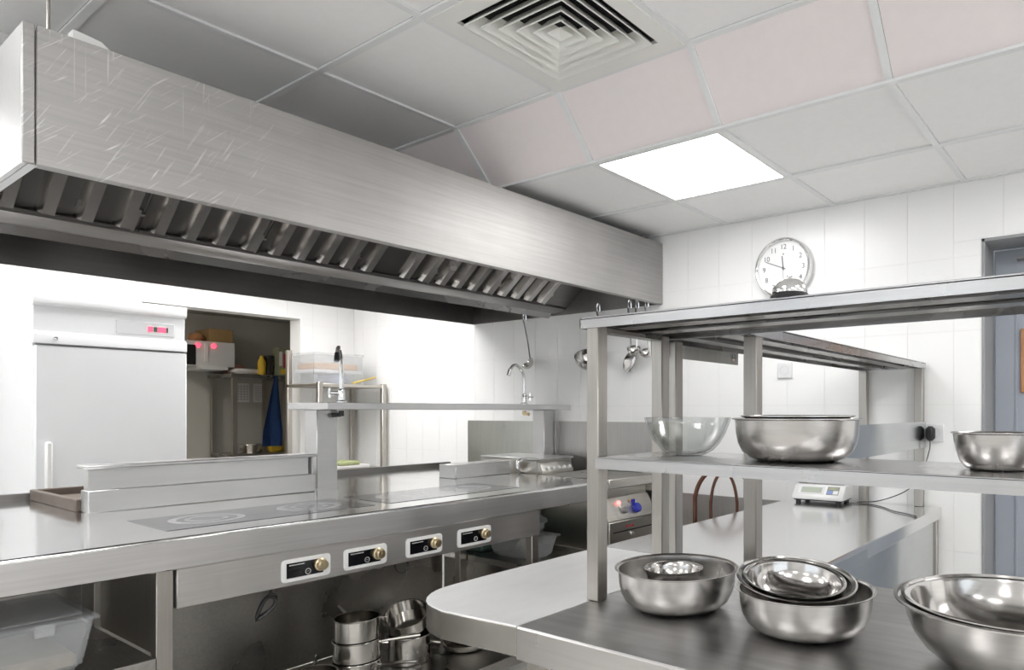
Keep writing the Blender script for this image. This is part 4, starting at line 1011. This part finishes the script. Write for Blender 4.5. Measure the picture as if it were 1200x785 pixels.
# ------------------------------------------------------------------ ladles on the clock wall
def ladle(label, x0, r0, x1, r1, kind, name='ladle', tw=0.0, R=0.045, dx=0.0):
    yy = YW-0.03; t = thing(name, label, 'ladle' if name == 'ladle' else 'spoon', (x0, YW, Z(r1)))
    bm = bmesh.new(); tube(bm, [(x0, YW, Z(r0)), (x0, yy-0.012, Z(r0)), (x0, yy-0.014, Z(r0+0.012))], 0.003, 8); part('wall_hook', bm, S_chrome, t)
    p = spline([(x0+0.012, yy, Z(r0-0.004)), (x0+0.012, yy-0.004, Z(r0+0.034)), (x0, yy-0.008, Z(r0+0.042)), (x0-0.006, yy-0.008, Z(r0-0.005)), ((x0+x1)/2, yy-0.008, Z((r0+r1)/2)), (x1, yy-0.010, Z(r1))], 6)
    bm = bmesh.new(); tube(bm, p, 0.0055, 8); part('handle', bm, S_chrome, t)
    bm = bmesh.new()
    if kind == 'ladle':
        prof = [(R*math.sin(a), -R*math.cos(a)) for a in [pi/2*k/8 for k in range(9)]]+[(R*0.95*math.sin(a), -R*0.95*math.cos(a)) for a in [pi/2*k/8 for k in range(8, -1, -1)]]
        lathe(bm, prof, 28, T((x1+dx, yy-R, Z(r1-0.005)), rx=0.5, ry=tw))
    else:
        q = bmesh.new(); bmesh.ops.create_uvsphere(q, u_segments=24, v_segments=14, radius=1)
        join(bm, q, T((x1-0.015, yy-0.012, Z(r1-0.055)), ry=0.45+tw) @ Matrix.Diagonal((0.042, 0.010, 0.065, 1)))
    part('bowl', bm, S_bowl2, t)
ladle('single steel ladle hanging on the wall above the far tap', -3.335, 0.60, -3.275, 0.32, 'ladle', tw=-0.6)
ladle('big steel ladle half hidden behind the front post of the overshelf', -2.70, 0.605, -2.635, 0.33, 'ladle', tw=0.4, R=0.088, dx=-0.065)
ladle('flat serving spoon hanging left of the two shiny ladles', -2.46, 0.605, -2.44, 0.34, 'spoon', name='serving_spoon')
ladle('shiny ladle in the middle of the hanging group by the shelf post', -2.405, 0.60, -2.402, 0.365, 'ladle', tw=0.3, R=0.04)
ladle('rightmost shiny ladle of the hanging group by the shelf post', -2.335, 0.60, -2.312, 0.345, 'ladle', tw=0.2, R=0.04)

# ------------------------------------------------------------------ sockets, plug, cables
def socket(label, x, r, n=1):
    t = thing('wall_socket', label, 'socket', (x, YW, Z(r)))
    bx('plate', t, M_socket, x-0.04, x+0.04, YW-0.010, YW, r-0.04, r+0.04, 0.003)
    bm = bmesh.new(); lathe(bm, [(0.024, 0.0105), (0.024, 0.0115), (0.021, 0.0115), (0.020, 0.003), (0, 0.003)], 28, T((x, YW, Z(r)), rx=pi/2)); part('recess', bm, M_plastg, t)
    return t
socket('white wall socket on the tiles above the far prep table', -1.482, 0.204)
socket('white wall socket with a black plug right of the overshelf', -0.752, -0.10)
t = thing('power_plug', 'black plug pushed into the wall socket by the overshelf end', 'plug', (-0.762, YW, Z(-0.10)))
bm = bmesh.new(); box(bm, -0.782, -0.744, YW-0.055, YW-0.012, Z(-0.135), Z(-0.070), bev=0.012); part('body', bm, M_black, t)
bm = bmesh.new(); tube(bm, spline([(-0.764, YW-0.035, Z(-0.133)), (-0.768, YW-0.035, Z(-0.18)), (-0.80, YW-0.04, Z(-0.28)), (-0.86, YW-0.05, Z(-0.36)), (-0.98, YW-0.06, Z(-0.415)), (-1.08, 3.12, Z(-0.427))], 8), 0.0022, 8); part('cord', bm, M_black, t)
# ------------------------------------------------------------------ kitchen scale
t = thing('kitchen_scale', 'white electronic scale with display and blue keypad on the long prep table', 'scale', (-1.225, 3.06, Z(TT)))
RS = Matrix.Translation((-1.225, 3.06, Z(TT))) @ Matrix.Rotation(math.radians(4), 4, 'Z')
q = bmesh.new(); prism(q, [(-0.085, 0.018), (0.085, 0.018), (0.085, 0.085), (-0.030, 0.085), (-0.085, 0.034)], -0.120, 0.120, 'X', 0.004)
bm = bmesh.new(); join(bm, q, RS); part('body', bm, M_plast, t)
sl = math.atan2(0.051, 0.055)
def onsl(u0, u1, s0, s1, nm, mat, h=0.0012):
    q = bmesh.new(); box(q, u0, u1, s0, s1, 0, h); bm = bmesh.new()
    join(bm, q, RS @ Matrix.Translation((0, -0.085, 0.034)) @ Matrix.Rotation(sl, 4, 'X')); return part(nm, bm, mat, t, 0)
onsl(-0.095, 0.028, 0.014, 0.062, 'display_frame', M_plastg); onsl(-0.082, 0.016, 0.022, 0.054, 'display', M_lcd, 0.0018)
onsl(0.040, 0.096, 0.014, 0.062, 'keypad', M_seal); onsl(0.043, 0.066, 0.017, 0.038, 'key', M_keyb, 0.002); onsl(0.070, 0.093, 0.017, 0.038, 'key', M_socket, 0.002); onsl(0.045, 0.091, 0.042, 0.058, 'key', M_grnpk, 0.002)
for sx, sy in ((-1, -1), (1, -1), (1, 1), (-1, 1)):
    bm = bmesh.new(); lathe(bm, [(0, 0), (0.012, 0), (0.013, 0.019), (0, 0.019)], 14, RS @ Matrix.Translation((sx*0.095, sy*0.065, 0))); part('foot', bm, M_black, t)
q = bmesh.new(); box(q, -0.113, 0.113, -0.075, 0.083, 0.012, 0.0178); bm = bmesh.new(); join(bm, q, RS); part('underside', bm, M_black, t)
q = bmesh.new(); box(q, -0.11, 0.11, -0.03, 0.085, 0.087, 0.093, bev=0.003); bm = bmesh.new(); join(bm, q, RS); part('weighing_pan', bm, S_shelf, t)
bm = bmesh.new(); tube(bm, spline([(-1.095, 3.06, Z(-0.4265)), (-1.02, 3.08, Z(-0.4265)), (-0.93, 3.02, Z(-0.4265)), (-0.86, 2.93, Z(-0.4265)), (-0.79, 2.88, Z(-0.4265)), (-0.735, 2.83, Z(-0.4265))], 8), 0.0022, 8)
part('power_cord', bm, M_black, t)

# ------------------------------------------------------------------ bentwood chair beyond the long table
t = thing('bentwood_chair', 'dark brown bentwood chair with a hooped back behind the long prep table', 'chair', (-1.70, 2.92, 0))
cc = Vector((-1.61, 2.80, 0)); dr_ = Vector((0.8227, 0.5685, 0)); bk = Vector((-0.5685, 0.8227, 0))
def hoop(wd, zt, zb, off, r, flare):
    pts = []
    for i in range(25):
        a = pi*i/24; pts.append(cc+bk*off+dr_*(-wd*math.cos(a))+Vector((0, 0, Z(zt-0.17)+0.17*math.sin(a))))
    lo = cc+bk*(off-0.03)
    pts = [lo+dr_*(-wd*flare)+Vector((0, 0, Z(zb)))]+pts+[lo+dr_*(wd*flare)+Vector((0, 0, Z(zb)))]
    bm = bmesh.new(); tube(bm, spline(pts, 3), r, 10); return bm
part('back_hoop', hoop(0.137, -0.265, -0.83, 0.0, 0.0105, 1.0), M_chair, t)
part('inner_hoop', hoop(0.062, -0.29, -0.83, 0.0, 0.0075, 0.85), M_chair, t)
bm = bmesh.new(); lathe(bm, [(0, 0), (0.19, 0), (0.2, 0.012), (0.195, 0.03), (0, 0.026)], 36, T(tuple(cc+bk*0.19+Vector((0, 0, 0.44))))); part('seat', bm, M_chair, t)
for sx in (-1, 1):
    for s, zz in ((0.03, 0.44), (0.33, 0.44)):
        bm = bmesh.new(); p = cc+bk*s+dr_*sx*0.13; tube(bm, [p+Vector((0, 0, zz)), p+dr_*sx*0.03+bk*(-0.03 if s < 0.1 else 0.02)+Vector((0, 0, 0))], [0.015, 0.011], 10); part('leg', bm, M_chair, t)
